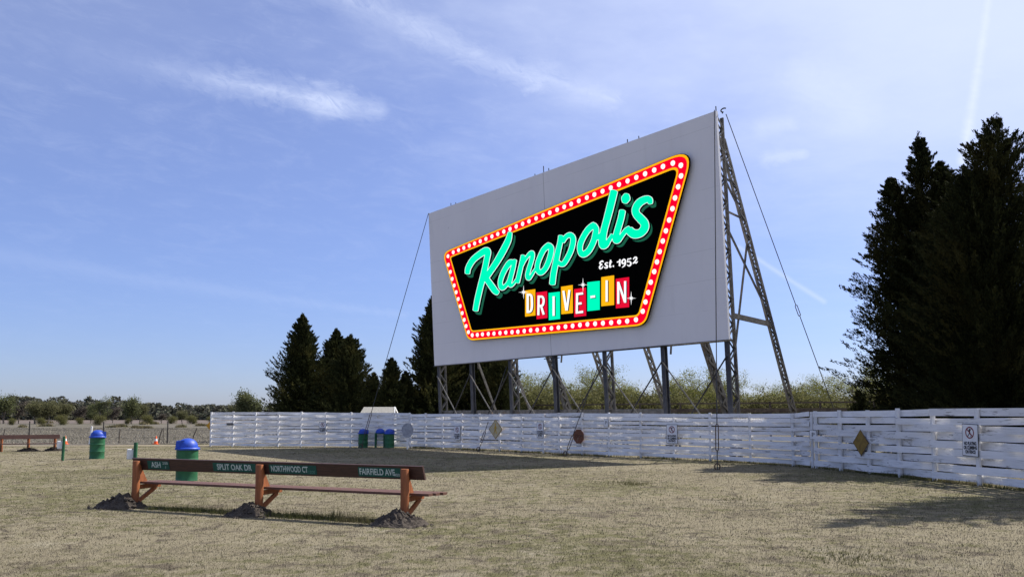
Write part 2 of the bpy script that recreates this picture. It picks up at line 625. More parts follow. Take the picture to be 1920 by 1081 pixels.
def tag(o, label, cat, group=None):
    o['label'] = label
    o['category'] = cat
    if group:
        o['group'] = group
    return o


def thing(name, label, cat, loc=(0, 0, 0), rz=0.0, group=None):
    o = bpy.data.objects.new(name, None)
    C.objects.link(o)
    o.empty_display_size = 0.3
    o.location = loc
    o.rotation_euler = (0, 0, rz)
    return tag(o, label, cat, group)


def dup(root, loc, rz=0.0, s=1.0, label=None, sz=None):
    r = root.copy()
    C.objects.link(r)
    r.location = loc
    r.rotation_euler = (0, 0, rz)
    r.scale = (s, s, sz if sz else s)
    if label:
        r['label'] = label
    for ch in list(root.children):
        c = ch.copy()
        C.objects.link(c)
        c.parent = r
        for g in ch.children:
            d = g.copy()
            C.objects.link(d)
            d.parent = c
    return r


def text_mesh(txt, size, sx=1.0, depth=0.0, bold=0.0):
    cu = bpy.data.curves.new('t', 'FONT')
    cu.body = txt
    cu.size = size
    cu.align_x = 'CENTER'
    cu.align_y = 'CENTER'
    cu.extrude = depth
    cu.offset = bold
    cu.resolution_u = 3
    o = bpy.data.objects.new('t', cu)
    C.objects.link(o)
    dg = bpy.context.evaluated_depsgraph_get()
    me = bpy.data.meshes.new_from_object(o.evaluated_get(dg))
    vs_ = [(v.co.x * sx, v.co.y, v.co.z) for v in me.vertices]
    fs = [tuple(p.vertices) for p in me.polygons]
    bpy.data.objects.remove(o)
    bpy.data.curves.remove(cu)
    bpy.data.meshes.remove(me)
    return vs_, fs


def add_text(mb, txt, size, c, ex, ey, en, sx=1.0, bold=0.0):
    v, f = text_mesh(txt, size, sx, 0.0, bold)
    c, ex, ey, en = Vector(c), Vector(ex), Vector(ey), Vector(en)
    return mb.add([c + ex * p[0] + ey * p[1] + en * p[2] for p in v], f)


# ------------------------------------------------------------------ ground
def struct(o):
    o['kind'] = 'structure'
    return o


xs = [-2500, -600, -150, -60, -40] + list(np.arange(-30, 31, 1.5)) + [40, 60, 150, 600, 2500]
ys = [-300, -40, 0] + list(np.arange(3, 60, 1.5)) + [62, 80, 150, 400, 1200, 4000]
mb = MB()
for y in ys:
    for x in xs:
        mb.v.append((x, y, 0.0))
nx = len(xs)
for j in range(len(ys) - 1):
    for i in range(nx - 1):
        mb.f.append((j * nx + i, j * nx + i + 1, (j + 1) * nx + i + 1, (j + 1) * nx + i))
struct(mb.build('ground', M['lawn']))

edge = [(-90, 50.5), (-40, 50.2), (-26, 51.5), (-17.5, 53.5), (-12, 60), (0, 68), (40, 66), (160, 60)]
mb = MB()
for x, y in edge:
    mb.v += [(x, y, 0.02), (x * 2.2, 182.0, 0.02)]
for i in range(len(edge) - 1):
    mb.f.append((2 * i, 2 * i + 2, 2 * i + 3, 2 * i + 1))
struct(mb.build('pasture', M['pasture']))
mb = MB()
mb.add([(-200, 48.0, 0.012), (-16, 49.9, 0.012), (-16, 51.2, 0.012), (-200, 50.2, 0.012)], [(0, 1, 2, 3)])
mb.add([(-36, 43.8, 0.012), (-20, 46.2, 0.012), (-20, 46.9, 0.012), (-36, 44.6, 0.012)], [(0, 1, 2, 3)])
struct(mb.build('dirt_track', M['track']))
mb = MB()
mb.add([(-260, 182.05, 0.03), (420, 182.05, 0.03), (2400, 1500, 0.03), (-2400, 1500, 0.03)], [(0, 1, 2, 3)])
struct(mb.build('field', M['far_field']))


# ------------------------------------------------------------------ movie screen
TH, W_SCR, ZB, ZT, LEAN = 0.646351720, 21.8003877, 4.71746698, 13.8476425, 0.0544879843
ORG = Vector((8.71471958, 33.5, 0))
SD = Vector((-math.sin(TH), math.cos(TH), 0))
SN = Vector((-math.cos(TH), -math.sin(TH), 0))
M['screen'] = screen_mat()


def S(u, z, m=0.0):
    """u metres left of the right edge, z up, m metres behind the screen face"""
    return ORG + SD * u + SN * (LEAN * z - m) + Vector((0, 0, z))


def Sg(u, z, m):
    """same, without the lean (rear frame)"""
    return ORG + SD * u - SN * m + Vector((0, 0, z))


scr = thing('movie_screen', 'huge white outdoor movie screen on steel lattice legs behind the fence', 'movie screen', tuple(ORG))
mb = MB()
q = [(0, ZB), (W_SCR, ZB), (W_SCR, ZT), (0, ZT)]
mb.v = [tuple(S(u, z, 0)) for u, z in q] + [tuple(S(u, z, 0.11)) for u, z in q]
mb.f = [(0, 1, 2, 3), (7, 6, 5, 4), (0, 4, 5, 1), (1, 5, 6, 2), (2, 6, 7, 3), (3, 7, 4, 0)]
mb.build('screen_face', M['screen'], scr, world=True, uvs=[(u, z) for u, z in q] * 2)
mb = MB()
for z in (ZB + 0.05, 6.6, 8.4, 10.2, 12.0, ZT - 0.12):
    mb.beam(S(0.1, z, 0.19), S(W_SCR - 0.1, z, 0.19), 0.12, 0.14, SN)
mb.build('rear_girt', M['steel'], scr, world=True)

TDEP = 0.42


def lattice(P, Q, a, depth, b, n, chord=0.07, wide=0.14, diag=0.04):
    """two chords P-Q and P+a-Q+a joined by zigzag bars on both flanks"""
    m_ = MB()
    P, Q, a, b = Vector(P), Vector(Q), Vector(a).normalized() * depth, Vector(b).normalized()
    m_.beam(P, Q, chord, wide, a)
    m_.beam(P + a, Q + a, chord, wide, a)
    for sgn in (-1, 1):
        sh = b * (wide / 2 + diag / 2) * sgn * 0.8
        for i in range(n):
            t0, t1 = i / n, (i + 1) / n
            p0 = P.lerp(Q, t0) + (a if i % 2 else Vector())
            p1 = P.lerp(Q, t1) + (Vector() if i % 2 else a)
            m_.beam(p0 + sh, p1 + sh, diag * 1.7, diag * 0.6, a)
    return m_


lu = [k * W_SCR / 6 for k in range(7)]
lu[0], lu[6] = 0.22, W_SCR - 0.22
for k, u in enumerate(lu):
    if k % 2 == 0:
        top = ZT - 0.1
        L = lattice(S(u, 0, 0.2), S(u, top, 0.2), -SN, TDEP, SD, 28 if k == 0 else 26)
        leg = L.build('lattice_tower', M['steel'], scr, world=True)
        f = MB()
        f.beam(S(u, 0, 0.14), S(u, ZB - 0.02, 0.14), 0.05, 0.22, SN)
        f.build('front_flange', M['steel_shaded'], leg, world=True)
    else:
        f = MB()
        f.beam(S(u, 0, 0.12), S(u, ZB - 0.02, 0.12), 0.03, 0.21, SN)
        f.beam(S(u, 0, 0.21), S(u, ZT - 0.3, 0.21), 0.15, 0.03, SN)
        f.beam(S(u, 0, 0.30), S(u, ZT - 0.3, 0.30), 0.03, 0.21, SN)
        f.build('support_post', M['steel_shaded'], scr, world=True)
    # raking leg behind
    m0 = 5.05
    if k in (0, 2, 3):
        zt = 12.9 if k == 0 else 11.0
        P, Q = Sg(u, 0, m0), S(u, zt, 0.7)
        L = lattice(P, Q, SN, 0.30, SD, 40, 0.07, 0.10, 0.035)
        L.build('raking_leg', M['steel_pale'], scr, world=True)
    elif k in (4, 1):
        P, Q = Sg(u, 0, m0), S(u, 11.0, 0.65)
        L = lattice(P, Q, SN, 0.34, SD, 34, 0.16, 0.12, 0.05)
        L.build('raking_leg', M['steel'], scr, world=True)
    else:
        f = MB()
        f.beam(Sg(u, 0, m0), S(u, 11.0, 0.6), 0.09, 0.12, SD)
        f.build('raking_leg', M['steel_pale'], scr, world=True)


def rake(z, u=0.22, zt=12.9, m0=5.05):
    """a point on the rear leg at height z"""
    P, Q = Sg(u, 0, m0), S(u, zt, 0.7)
    return P.lerp(Q, z / zt)


def tow(z, u=0.22):
    return S(u, z, 0.2 + TDEP)


for k, u in enumerate(lu):
    for za, zb_, on in ((5.75, 5.55, 'strut'), (9.95, 9.75, 'strut2'), (12.0, 11.75, 'strut3'), (11.3, 11.1, 'strut3')):
        if k not in (0, 2, 4) or (k and za > 6):
            continue
        f = MB()
        t = 0.20 if on == 'strut' else 0.075
        f.beam(tow(za, u), rake(zb_, u, 12.9 if k == 0 else 11.0), t, t * 0.6, (0, 0, 1))
        f.build('cross_strut', M['steel_pale'], scr, world=True)
    for za, zb_ in ((9.2, 5.75), (11.2, 9.6), (4.4, 9.3)):
        if k not in (0, 2) and za > 5:
            continue
        f = MB()
        zt_ = 12.9 if k == 0 else 11.0
        f.beam(tow(za, u), rake(zb_, u, zt_), 0.075, 0.05, SD)
        f.build('diagonal_brace', M['steel'], scr, world=True)
# bracing rods between neighbouring legs
for k in range(6):
    u0, u1 = lu[k], lu[k + 1]
    for a, b, mm, mt in ((u1, u0, 0.02, 'steel_pale'), (u0, u1, 0.07, 'cable')):
        f = MB()
        f.tube([S(a, 4.1, mm), S(b, 0.15, mm)], 0.033, 6)
        f.build('brace_rod', M[mt], scr, world=True)
f = MB()
f.beam(S(3.8, 1.93, 0.36), S(W_SCR - 0.2, 1.93, 0.36), 0.28, 0.10, (0, 0, 1))
f.build('ledge_beam', M['steel_pale'], scr, world=True)
f = MB()
f.beam(S(-0.1, 4.74, 0.05), S(W_SCR + 0.1, 4.69, 0.05), 0.03, 0.14, (0, 0, 1))
f.build('bottom_trim', M['steel'], scr, world=True)
# small fittings along the top and bottom edge
for u, h in ((0.03, 0.20), (10.9, 0.34), (10.5, 0.14), (11.6, 0.10), (5.0, 0.16), (4.3, 0.12), (19.4, 0.16), (18.9, 0.10)):
    f = MB()
    f.tube([S(u, ZT - 0.05, 0.05), S(u, ZT + h, 0.05)], 0.022, 6)
    f.build('top_pin', M['cable'], scr, world=True)
f = MB()
hk = [S(0.05, ZT + 0.0, 0.45)] + [S(-0.02 + 0.13 * math.cos(a), ZT + 0.12 + 0.07 * math.sin(a), 0.45) for a in np.linspace(-1.4, 2.6, 9)]
f.tube(hk, 0.028, 6)
f.build('top_hook', M['cable'], scr, world=True)
f = MB()
f.beam(S(11.6, ZB - 0.12, 0.1), S(10.4, ZB - 0.12, 0.1), 0.04, 0.04)
f.beam(S(11.3, ZB - 0.30, 0.1), S(10.6, ZB - 0.30, 0.1), 0.04, 0.04)
f.beam(S(11.3, ZB - 0.02, 0.1), S(11.3, ZB - 0.33, 0.1), 0.04, 0.04, SN)
f.beam(S(10.6, ZB - 0.02, 0.1), S(10.6, ZB - 0.33, 0.1), 0.04, 0.04, SN)
f.build('lamp_bracket', M['cable'], scr, world=True)

# ------------------------------------------------------------------ logo overlay, built as a glowing sign
# the sign artwork is traced in image pixels; HM turns them into metres on the sign plane
HM = np.array([[-1.64117770e-01, 9.31898940e-03, 2.17254520e+02],
               [7.07999082e-03, -1.31662483e-01, 1.04148847e+02],
               [3.93332823e-03, -1.33857685e-05, 1.0]])
SIGN_OFF = 0.22  # gap added so the screen darkens round the logo


def art(x, y):
    v = HM @ np.array([x, y, 1.0])
    return v[0] / v[2], v[1] / v[2]


def A3(x, y, d):
    """artwork point lifted d metres off the sign's black face"""
    u, z = art(x, y)
    return S(u, z, -(SIGN_OFF + d))


sign = thing('logo_overlay', 'colourful drive-in marquee logo with bulb border, laid over the screen with added glow', 'sign', tuple(S(10.5, 5.6, -0.2)))
EM = {'red': emit('sign_red_glow', (252, 0, 44)), 'gold': emit('sign_gold_glow', (253, 180, 20)),  # overlaid logo, no lamps; glow added to keep its colours in shade
      'teal': emit('sign_teal_glow', (0, 246, 184)), 'white': emit('sign_white_glow', (255, 255, 255)),
      'bulb': emit('sign_bulb_glow', (255, 252, 245), 1.15), 'green': emit('sign_shade_green', (27, 90, 68)),
      'tilered': emit('sign_tile_red', (226, 16, 52))}
bm_, bb = base_mat('sign_black')
bb.inputs['Base Color'].default_value = (0.002, 0.002, 0.002, 1)
bb.inputs['Roughness'].default_value = 0.9
bb.inputs['Specular IOR Level'].default_value = 0.0
EM['black'] = bm_

QO = [(829.6, 473.7), (1302.2, 275.6), (1209.7, 609.6), (877.5, 638.2)]
QI = [(845.2, 482.5), (1272, 313.5), (1196.5, 590), (885, 619.5)]


def quad_at(t):
    return [(a[0] + (b[0] - a[0]) * t, a[1] + (b[1] - a[1]) * t) for a, b in zip(QO, QI)]


def rounded(q, rads, n=8):
    out = []
    for i in range(4):
        p = Vector(q[i])
        a = (Vector(q[i - 1]) - p).normalized()
        b = (Vector(q[(i + 1) % 4]) - p).normalized()
        ang = a.angle(b)
        d = rads[i] / math.tan(ang / 2)
        s, e = p + a * d, p + b * d
        for k in range(n + 1):
            t = k / n
            out.append(tuple(s * (1 - t) ** 2 * 1 + p * 2 * t * (1 - t) + e * t * t))
    return out


RO, RI = (17, 24, 26, 14), (4, 9, 11, 5)


def ring(t0, t1, d0, d1, name, m_):
    r0 = [a + (b - a) * t0 for a, b in zip(RO, RI)]
    r1 = [a + (b - a) * t1 for a, b in zip(RO, RI)]
    o = rounded(quad_at(t0), r0)
    i = rounded(quad_at(t1), r1)
    n = len(o)
    f = MB()
    f.v = [tuple(A3(x, y, d1)) for x, y in o] + [tuple(A3(x, y, d1)) for x, y in i]
    for k in range(n):
        j = (k + 1) % n
        f.f.append((k, j, n + j, n + k))
    return f.build(name, m_, sign, world=True)


f = MB()
f.prism(rounded(quad_at(-0.03), RO), A3, 0.0, -0.07)
f.build('face_panel', EM['black'], sign, world=True)
ring(0.0, 0.15, 0, 0.006, 'outer_trim', EM['gold'])
ring(0.15, 0.85, 0, 0.005, 'bulb_band', EM['red'])
ring(0.85, 1.0, 0, 0.006, 'inner_trim', EM['gold'])
for u, z in ((4.2, 11), (4.6, 7), (10, 9.5), (17.2, 10.4), (16.8, 6.8), (10.5, 6.2)):
    f = MB()
    f.beam(S(u, z, -0.0), S(u, z, -(SIGN_OFF - 0.05)), 0.12, 0.12)
    f.build('added_standoff', M['steel'], sign, world=True)  # unseen bracket, added to span the shading gap

Z1 = lambda x, y: (820 + x / 2.9224, 280 + y / 2.9224)
bt = [89, 118, 147, 177, 206, 237, 268, 301, 333, 366, 400, 434, 469, 504, 543, 581, 618, 658, 697, 735, 777, 821, 862, 907, 952, 997, 1044, 1092, 1140, 1190, 1238]
bulbs = []
qm = quad_at(0.5)
for x in bt:
    X = 820 + x / 2.9224
    t = (X - qm[0][0]) / (qm[1][0] - qm[0][0])
    bulbs.append((X, qm[0][1] + t * (qm[1][1] - qm[0][1])))
bulbs += [Z1(*p) for p in ((1292, 76), (1336, 88), (1337, 146), (1321, 205), (1304, 266), (1290, 325), (1272, 387), (1254, 446), (1237, 502),
          (1220, 560), (1205, 616), (1190, 669), (1171, 727), (1157, 783), (1142, 835), (1127, 886), (1090, 932), (1042, 940), (998, 944), (954, 948),
          (909, 951), (866, 954), (824, 957), (783, 961), (743, 966), (704, 970), (665, 975), (627, 979), (587, 983), (549, 988), (513, 990), (478, 994),
          (443, 998), (411, 1000), (377, 1002), (345, 1005), (312, 1008), (281, 1010), (249, 1012), (221, 1015), (193, 1017), (172, 1000), (159, 967),
          (149, 933), (138, 896), (127, 858), (116, 819), (105, 782), (94, 745), (83, 709), (73, 671), (62, 632), (60, 585))]
for x, y in bulbs:
    f = MB()
    o = A3(x, y, 0.007)
    rr = 0.115
    for (r_, h_) in ((rr, 0.0), (rr * 0.85, 0.045), (rr * 0.5, 0.075)):
        for k in range(12):
            w = 2 * math.pi * k / 12
            f.v.append(tuple(o + SD * r_ * math.cos(w) + Vector((0, 0, r_ * math.sin(w))) + SN * h_))
    for i in range(2):
        for k in range(12):
            f.f.append((i * 12 + k, i * 12 + (k + 1) % 12, (i + 1) * 12 + (k + 1) % 12, (i + 1) * 12 + k))
    f.f.append(tuple(24 + k for k in range(12)))
    f.build('bulb', EM['bulb'], sign, world=True)


def catmull(pts, n=7):
    P = [pts[0]] + list(pts) + [pts[-1]]
    out = []
    for i in range(1, len(P) - 2):
        a, b, c, d = (np.array(P[i + k], float) for k in (-1, 0, 1, 2))
        for k in range(n):
            t = k / n
            out.append(0.5 * (2 * b + (c - a) * t + (2 * a - 5 * b + 4 * c - d) * t * t + (3 * b - a - 3 * c + d) * t ** 3))
    out.append(np.array(pts[-1], float))
    return out


LAYER = [0]


def ribbon(mb_, pts, grow, depth, shift=(0, 0), smooth=True, cap=True, closed=False):
    """a brush stroke: points (x, y, width) in image pixels"""
    LAYER[0] += 1
    d = depth + (LAYER[0] % 40) * 0.0001
    P = catmull(pts) if smooth else [np.array(p, float) for p in pts]
    L_, R_ = [], []
    n = len(P)
    for i, p in enumerate(P):
        if closed:
            t = P[(i + 1) % (n - 1)][:2] - P[(i - 1) % (n - 1)][:2]
        else:
            t = P[min(i + 1, n - 1)][:2] - P[max(i - 1, 0)][:2]
        t = t / (np.linalg.norm(t) + 1e-9)
        nrm = np.array([-t[1], t[0]])
        h = p[2] / 2 + grow
        L_.append(p[:2] + nrm * h)
        R_.append(p[:2] - nrm * h)
    o = len(mb_.v)
    for a, b in zip(L_, R_):
        mb_.v += [tuple(A3(a[0] + shift[0], a[1] + shift[1], d)), tuple(A3(b[0] + shift[0], b[1] + shift[1], d))]
    for i in range(n - 1):
        mb_.f.append((o + 2 * i, o + 2 * i + 1, o + 2 * i + 3, o + 2 * i + 2))
    if cap and not closed:
        for e, sgn in ((0, -1), (n - 1, 1)):
            p = P[e]
            q_ = P[1] if e == 0 else P[n - 2]
            t = (p[:2] - q_[:2])
            t = t / (np.linalg.norm(t) + 1e-9)
            nrm = np.array([-t[1], t[0]])
            h = p[2] / 2 + grow
            o2 = len(mb_.v)
            k = 9
            for j in range(k):
                w = -math.pi / 2 + math.pi * j / (k - 1)
                pp = p[:2] + nrm * h * math.sin(w) + t * (h * 0.45) * math.cos(w)
                mb_.v.append(tuple(A3(pp[0] + shift[0], pp[1] + shift[1], d)))
            mb_.f.append(tuple(o2 + j for j in range(k)))
    return mb_


def sc_(o, s, pts):
    return [(o[0] + x / s, o[1] + y / s, w / s) for x, y, w in pts]


R1 = lambda p: sc_((860, 420), 6.007, p)
R2 = lambda p: sc_((930, 400), 6.757, p)
R3 = lambda p: sc_((1030, 400), 7.725, p)
R4 = lambda p: sc_((1110, 340), 7.723, p)
LET = {
    'K': [(R1([(103, 552, 54), (114, 490, 60), (168, 402, 66), (250, 335, 70), (312, 300, 74), (334, 318, 66), (320, 400, 62), (300, 500, 62), (275, 610, 64), (246, 720, 62), (216, 850, 62), (194, 968, 58)]), 0),
          (R1([(584, 98, 46), (562, 185, 66), (500, 310, 72), (430, 430, 68), (370, 520, 64), (322, 592, 60)]), 0),
          (R1([(312, 608, 62), (370, 690, 68), (415, 752, 66), (446, 775, 52)]), 0)],
    'a': [(R1([(618, 425, 44), (583, 434, 62), (535, 495, 56), (493, 580, 54), (473, 660, 50), (490, 715, 56), (527, 700, 44), (565, 650, 40), (592, 570, 42), (618, 480, 44), (638, 410, 42)]), 0),
          (R1([(638, 405, 40), (618, 500, 46), (594, 600, 44), (580, 670, 42), (592, 692, 40), (622, 672, 30), (655, 625, 26)]), 0)],
    'n': [(R2([(348, 535, 52), (332, 620, 54), (305, 740, 56), (286, 825, 56), (275, 872, 54)]), 0),
          (R2([(318, 700, 34), (368, 595, 38), (423, 522, 46), (460, 500, 56), (466, 545, 56), (448, 620, 54), (420, 710, 54), (404, 785, 54), (418, 822, 52), (448, 795, 38), (485, 735, 34), (515, 690, 30)]), 0)],
    'o': [(R2([(672, 408, 76), (612, 457, 66), (560, 560, 62), (531, 650, 60), (533, 715, 60), (570, 750, 66), (625, 705, 64), (668, 620, 66), (698, 520, 66), (706, 440, 66), (672, 408, 76)]), 1)],
    'p': [(R3([(174, 330, 72), (160, 430, 72), (130, 560, 78), (97, 720, 82), (66, 880, 84), (50, 1018, 84)]), 0),
          (R3([(200, 410, 60), (250, 338, 64), (308, 315, 76), (348, 352, 76), (348, 425, 76), (320, 535, 76), (270, 642, 74), (212, 728, 72), (165, 732, 66), (138, 700, 50)]), 0)],
    'o2': [(R3([(645, 174, 92), (568, 236, 84), (495, 350, 80), (452, 460, 78), (455, 555, 76), (500, 592, 88), (575, 540, 84), (640, 420, 82), (674, 300, 84), (682, 225, 82), (645, 174, 92)]), 1),
           (R3([(668, 355, 66), (720, 342, 72), (770, 300, 70)]), 0)],
    'l': [(R4([(324, 148, 104), (300, 250, 104), (255, 430, 102), (215, 580, 98), (178, 720, 98), (158, 845, 108), (165, 922, 110), (208, 915, 84), (255, 850, 62), (300, 775, 52)]), 0)],
    'i': [(R4([(447, 430, 88), (425, 540, 88), (385, 680, 88), (356, 790, 90), (353, 850, 92), (388, 850, 76), (440, 785, 62), (500, 705, 62), (548, 665, 42)]), 0),
          (R4([(507, 192, 76), (500, 232, 118), (490, 265, 118), (481, 304, 76)]), 0)],
    's': [(R4([(852, 318, 66), (838, 265, 88), (775, 264, 100), (692, 312, 108), (640, 395, 104), (648, 470, 108), (708, 538, 118), (765, 605, 118), (766, 680, 116), (705, 748, 112), (615, 760, 124), (548, 712, 118)]), 0)],
}
PARTS = {k: [] for k in ('green', 'black', 'white', 'teal')}
for key, strokes in LET.items():
    for name, m_, grow, depth, shs in (('letter_shade', 'green', 0.9, 0.014, [(1.2, 1.6), (2.6, 3.2), (4.0, 4.6), (5.3, 6.0)]), ('letter_gap', 'black', 3.0, 0.019, [(0.6, 0.8)]),
                                       ('letter_outline', 'white', 0.75, 0.024, [(0, 0)]), ('letter', 'teal', 0.0, 0.029, [(0, 0)])):
        f = MB()
        for st, closed in strokes:
            for sh in shs:
                ribbon(f, st, grow, depth, sh, True, True, closed)
        f.build(name, EM[m_], sign, world=True)

T2 = lambda x, y: (960 + x / 7.385, 480 + y / 7.385)
tiles = [('gold', [(188, 477), (325, 457), (328, 820), (188, 836)]), ('tilered', [(343, 503), (490, 485), (494, 855), (347, 872)]),
         ('teal', [(513, 510), (665, 492), (668, 868), (517, 885)]), ('gold', [(686, 424), (843, 400), (846, 787), (690, 803)]),
         ('tilered', [(866, 457), (1025, 435), (1030, 825), (868, 842)]), ('teal', [(1050, 362), (1218, 342), (1218, 742), (1050, 760)]),
         ('gold', [(1243, 292), (1417, 266), (1417, 675), (1243, 693)]), ('tilered', [(1443, 315), (1625, 290), (1625, 705), (1445, 722)])]
glyph = [[[(228, 520), (228, 786)], [(228, 540), (262, 535), (282, 560), (287, 620), (288, 690), (278, 745), (258, 768), (228, 772)]],
         [[(379, 545), (375, 817)], [(379, 565), (425, 562), (446, 590), (447, 640), (430, 682), (377, 690)], [(412, 690), (450, 808)]],
         [[(587, 556), (587, 826)]], [[(722, 480), (764, 752)], [(768, 752), (806, 470)]],
         [[(912, 512), (907, 794)], [(900, 528), (996, 515)], [(900, 662), (975, 652)], [(896, 782), (996, 770)]],
         [[(1097, 567), (1163, 558)]], [[(1322, 336), (1322, 630)]],
         [[(1483, 356), (1483, 660)], [(1484, 366), (1577, 640)], [(1578, 346), (1578, 644)]]]
for (cm, q4), g_ in zip(tiles, glyph):
    f = MB()
    f.prism([T2(*p) for p in q4], A3, 0.03, 0.012)
    t_ = f.build('letter_tile', EM[cm], sign, world=True)
    for nm, m_, gr, dep, sh in (('letter_gap', 'black', 0.55, 0.042, (1.0, 0.6)), ('tile_letter', 'white', 0.0, 0.047, (0, 0))):
        f = MB()
        for st in g_:
            pts = [(*T2(*p), 31 / 7.385) for p in st]
            ribbon(f, pts, gr, dep, sh, len(st) > 2, False)
        f.build(nm, EM[m_], t_, world=True)
for cx, cy in ((172, 500), (995, 398), (1663, 583)):
    f = MB()
    x, y = T2(cx, cy)
    poly = []
    for k in range(16):
        a = math.pi * k / 8 + 0.12
        r_ = (12.5 if k % 8 == 4 else 9.5) if k % 4 == 0 else (4.2 if k % 2 == 0 else 1.9)
        poly.append((x + r_ * math.cos(a - 0.12), y + r_ * math.sin(a - 0.12)))
    f.prism(poly, A3, 0.060, 0.052)
    f.build('sparkle', EM['white'], sign, world=True)
E3 = lambda p: [(1100 + x / 16, 480 + y / 16, w / 16) for x, y, w in p]
est = [[(515, 175, 40), (490, 148, 40), (430, 185, 44), (425, 232, 40), (480, 248, 30), (435, 280, 40), (408, 335, 46), (430, 378, 44), (480, 355, 34), (515, 300, 22)],
       [(655, 210, 38), (612, 200, 34), (578, 235, 42), (605, 272, 50), (640, 300, 50), (630, 345, 46), (585, 355, 40), (555, 335, 36)],
       [(742, 125, 46), (725, 235, 50), (714, 310, 44), (732, 332, 36), (765, 305, 22)], [(695, 195, 24), (778, 180, 24)],
       [(822, 285, 40), (820, 320, 40)],
       [(935, 180, 38), (985, 165, 34), (1022, 105, 30)], [(1020, 105, 44), (1008, 290, 54)],
       [(1150, 92, 34), (1098, 130, 46), (1082, 195, 46), (1115, 225, 38), (1160, 195, 30), (1182, 140, 40), (1150, 92, 34)], [(1188, 140, 44), (1172, 250, 44), (1130, 310, 34), (1082, 340, 18)],
       [(1350, 68, 40), (1300, 88, 34), (1255, 84, 30)], [(1255, 84, 26), (1248, 185, 28)], [(1248, 180, 28), (1305, 165, 34), (1345, 205, 46), (1335, 265, 46), (1290, 295, 36), (1235, 262, 24)],
       [(1425, 95, 34), (1452, 48, 36), (1505, 38, 44), (1515, 88, 48), (1470, 160, 40), (1410, 220, 34)], [(1405, 222, 30), (1460, 192, 36), (1508, 205, 36), (1545, 160, 24)]]
f = MB()
for st in est:
    ribbon(f, E3(st), 0.0, 0.04, (0, 0), True, True)
f.build('established_date', EM['white'], sign, world=True)


# ------------------------------------------------------------------ guy wires
def turnbuckle(name_parent, p, q, w=0.09, t=0.018):
    p, q = Vector(p), Vector(q)
    d = (q - p).normalized()
    s = Vector((1, 0, 0))
    s = (s - d * s.dot(d)).normalized()
    f_ = MB()
    loop = []
    L = (q - p).length
    for k in range(20):
        a = 2 * math.pi * k / 20
        cx_, sx_ = math.cos(a), math.sin(a)
        along = 0.5 + 0.5 * math.copysign(min(1, abs(sx_) * 1.15), sx_)
        loop.append(p + d * L * along + s * w * 0.5 * math.copysign(min(1, abs(cx_) * 2.2), cx_))
    loop.append(loop[0])
    f_.tube(loop, t, 6, False)
    f_.build('turnbuckle', M['rust'], name_parent, world=True)


def guy(label, top, bot, tb=(), r=0.018, anchor=True):
    top, bot = Vector(top), Vector(bot)
    g = thing('guy_cable', label, 'cable', tuple(bot), 0, 'steel guy cables staying the screen')
    ts = [0.0] + [x for ab in tb for x in ab] + [1.0]
    f_ = MB()
    for i in range(0, len(ts), 2):
        f_.tube([top.lerp(bot, ts[i]), top.lerp(bot, ts[i + 1])], r, 6)
    f_.build('cable', M['cable'], g, world=True)
    for a, b in tb:
        turnbuckle(g, top.lerp(bot, a), top.lerp(bot, b))
    if anchor:
        f_ = MB()
        o = bot + Vector((0, 0, 0.10))
        f_.tube([o + Vector((0.09 * math.cos(a), 0, 0.11 * math.sin(a))) for a in np.linspace(0, 2 * math.pi, 13)], 0.022, 6, False)
        f_.tube([bot + Vector((0, 0, 0.02)), bot - Vector((0, 0, 0.25))], 0.035, 6)
        f_.build('anchor_ring', M['rust'], g, world=True)
    return g


guy('dark guy cable hanging plumb from the screen top right corner in front of the fence', S(0.02, ZT + 0.02, -0.06), G(1345, 880), ((0.893, 0.955),))
guy('dark guy cable running down behind the screen past its raking rear leg', S(0.0, ZT, 0.62), Sg(0.0, 0.0, 8.0), ((0.535, 0.565),))
guy('thin guy cable from the screen top left corner down past the fence to the drums', S(W_SCR, ZT + 0.02, 0.0), G(677, 839.5), ((0.86, 0.945),))
guy('guy cable ending at the fence foot beside the yellow pedestrian sign', S(lu[4] + 0.1, 4.35, 0.0), G(897, 845.5), ((0.78, 0.90),))
guy('guy cable ending at the fence foot beside the rusty stop sign', S(lu[2] + 0.1, 4.35, 0.0), G(1060, 854.5), ((0.0, 0.10), (0.80, 0.93)))

# ------------------------------------------------------------------ woven fence
P_LEFT = [(394.6, 836), (436, 836.3), (478, 836.6), (521, 836.9), (564, 837.1), (610, 837.4), (657, 837.7), (705, 838), (737, 838.3), (767, 838.6)]
P_MAIN = [(767, 839.0), (797, 839.6), (829.5, 840.6), (865, 842), (899, 843.6), (937, 845.2), (978, 847.2), (1019, 849.3), (1049, 851), (1092, 853), (1142, 855.3),
          (1202, 857.8), (1264, 860.4), (1332, 863.4), (1408, 867.8), (1488, 873.4), (1529, 876.5)]
pL = [G(*p) for p in P_LEFT]
pM = [G(*p) for p in P_MAIN]
c0, c1 = G(1529, 876.5), Vector((12.35, 20.1, 0))
pR = []
for px in (1529, 1575, 1627, 1684, 1748, 1831, 1940):
    k = (px - PX0) / F / (math.cos(PITCH))
    # ray in plan against the straight run c0-c1
    d = ray(px, HZ)
    kx = d.x / d.y
    t = (kx * c0.y - c0.x) / ((c1.x - c0.x) - kx * (c1.y - c0.y))
    pR.append(c0 + (c1 - c0) * t)
pR[1] = c0.lerp(pR[2], 0.5)
st_ = pR[-1] - pR[-2]
for i in range(3):
    pR.append(pR[-1] + st_.normalized() * 1.6)
pM[0] = pL[-1] + (pM[1] - pL[-1]).normalized() * 0.12
pM[-1] = c0 + Vector((-0.06, 0.1, 0))
FENCE = [pL, pM, pR]


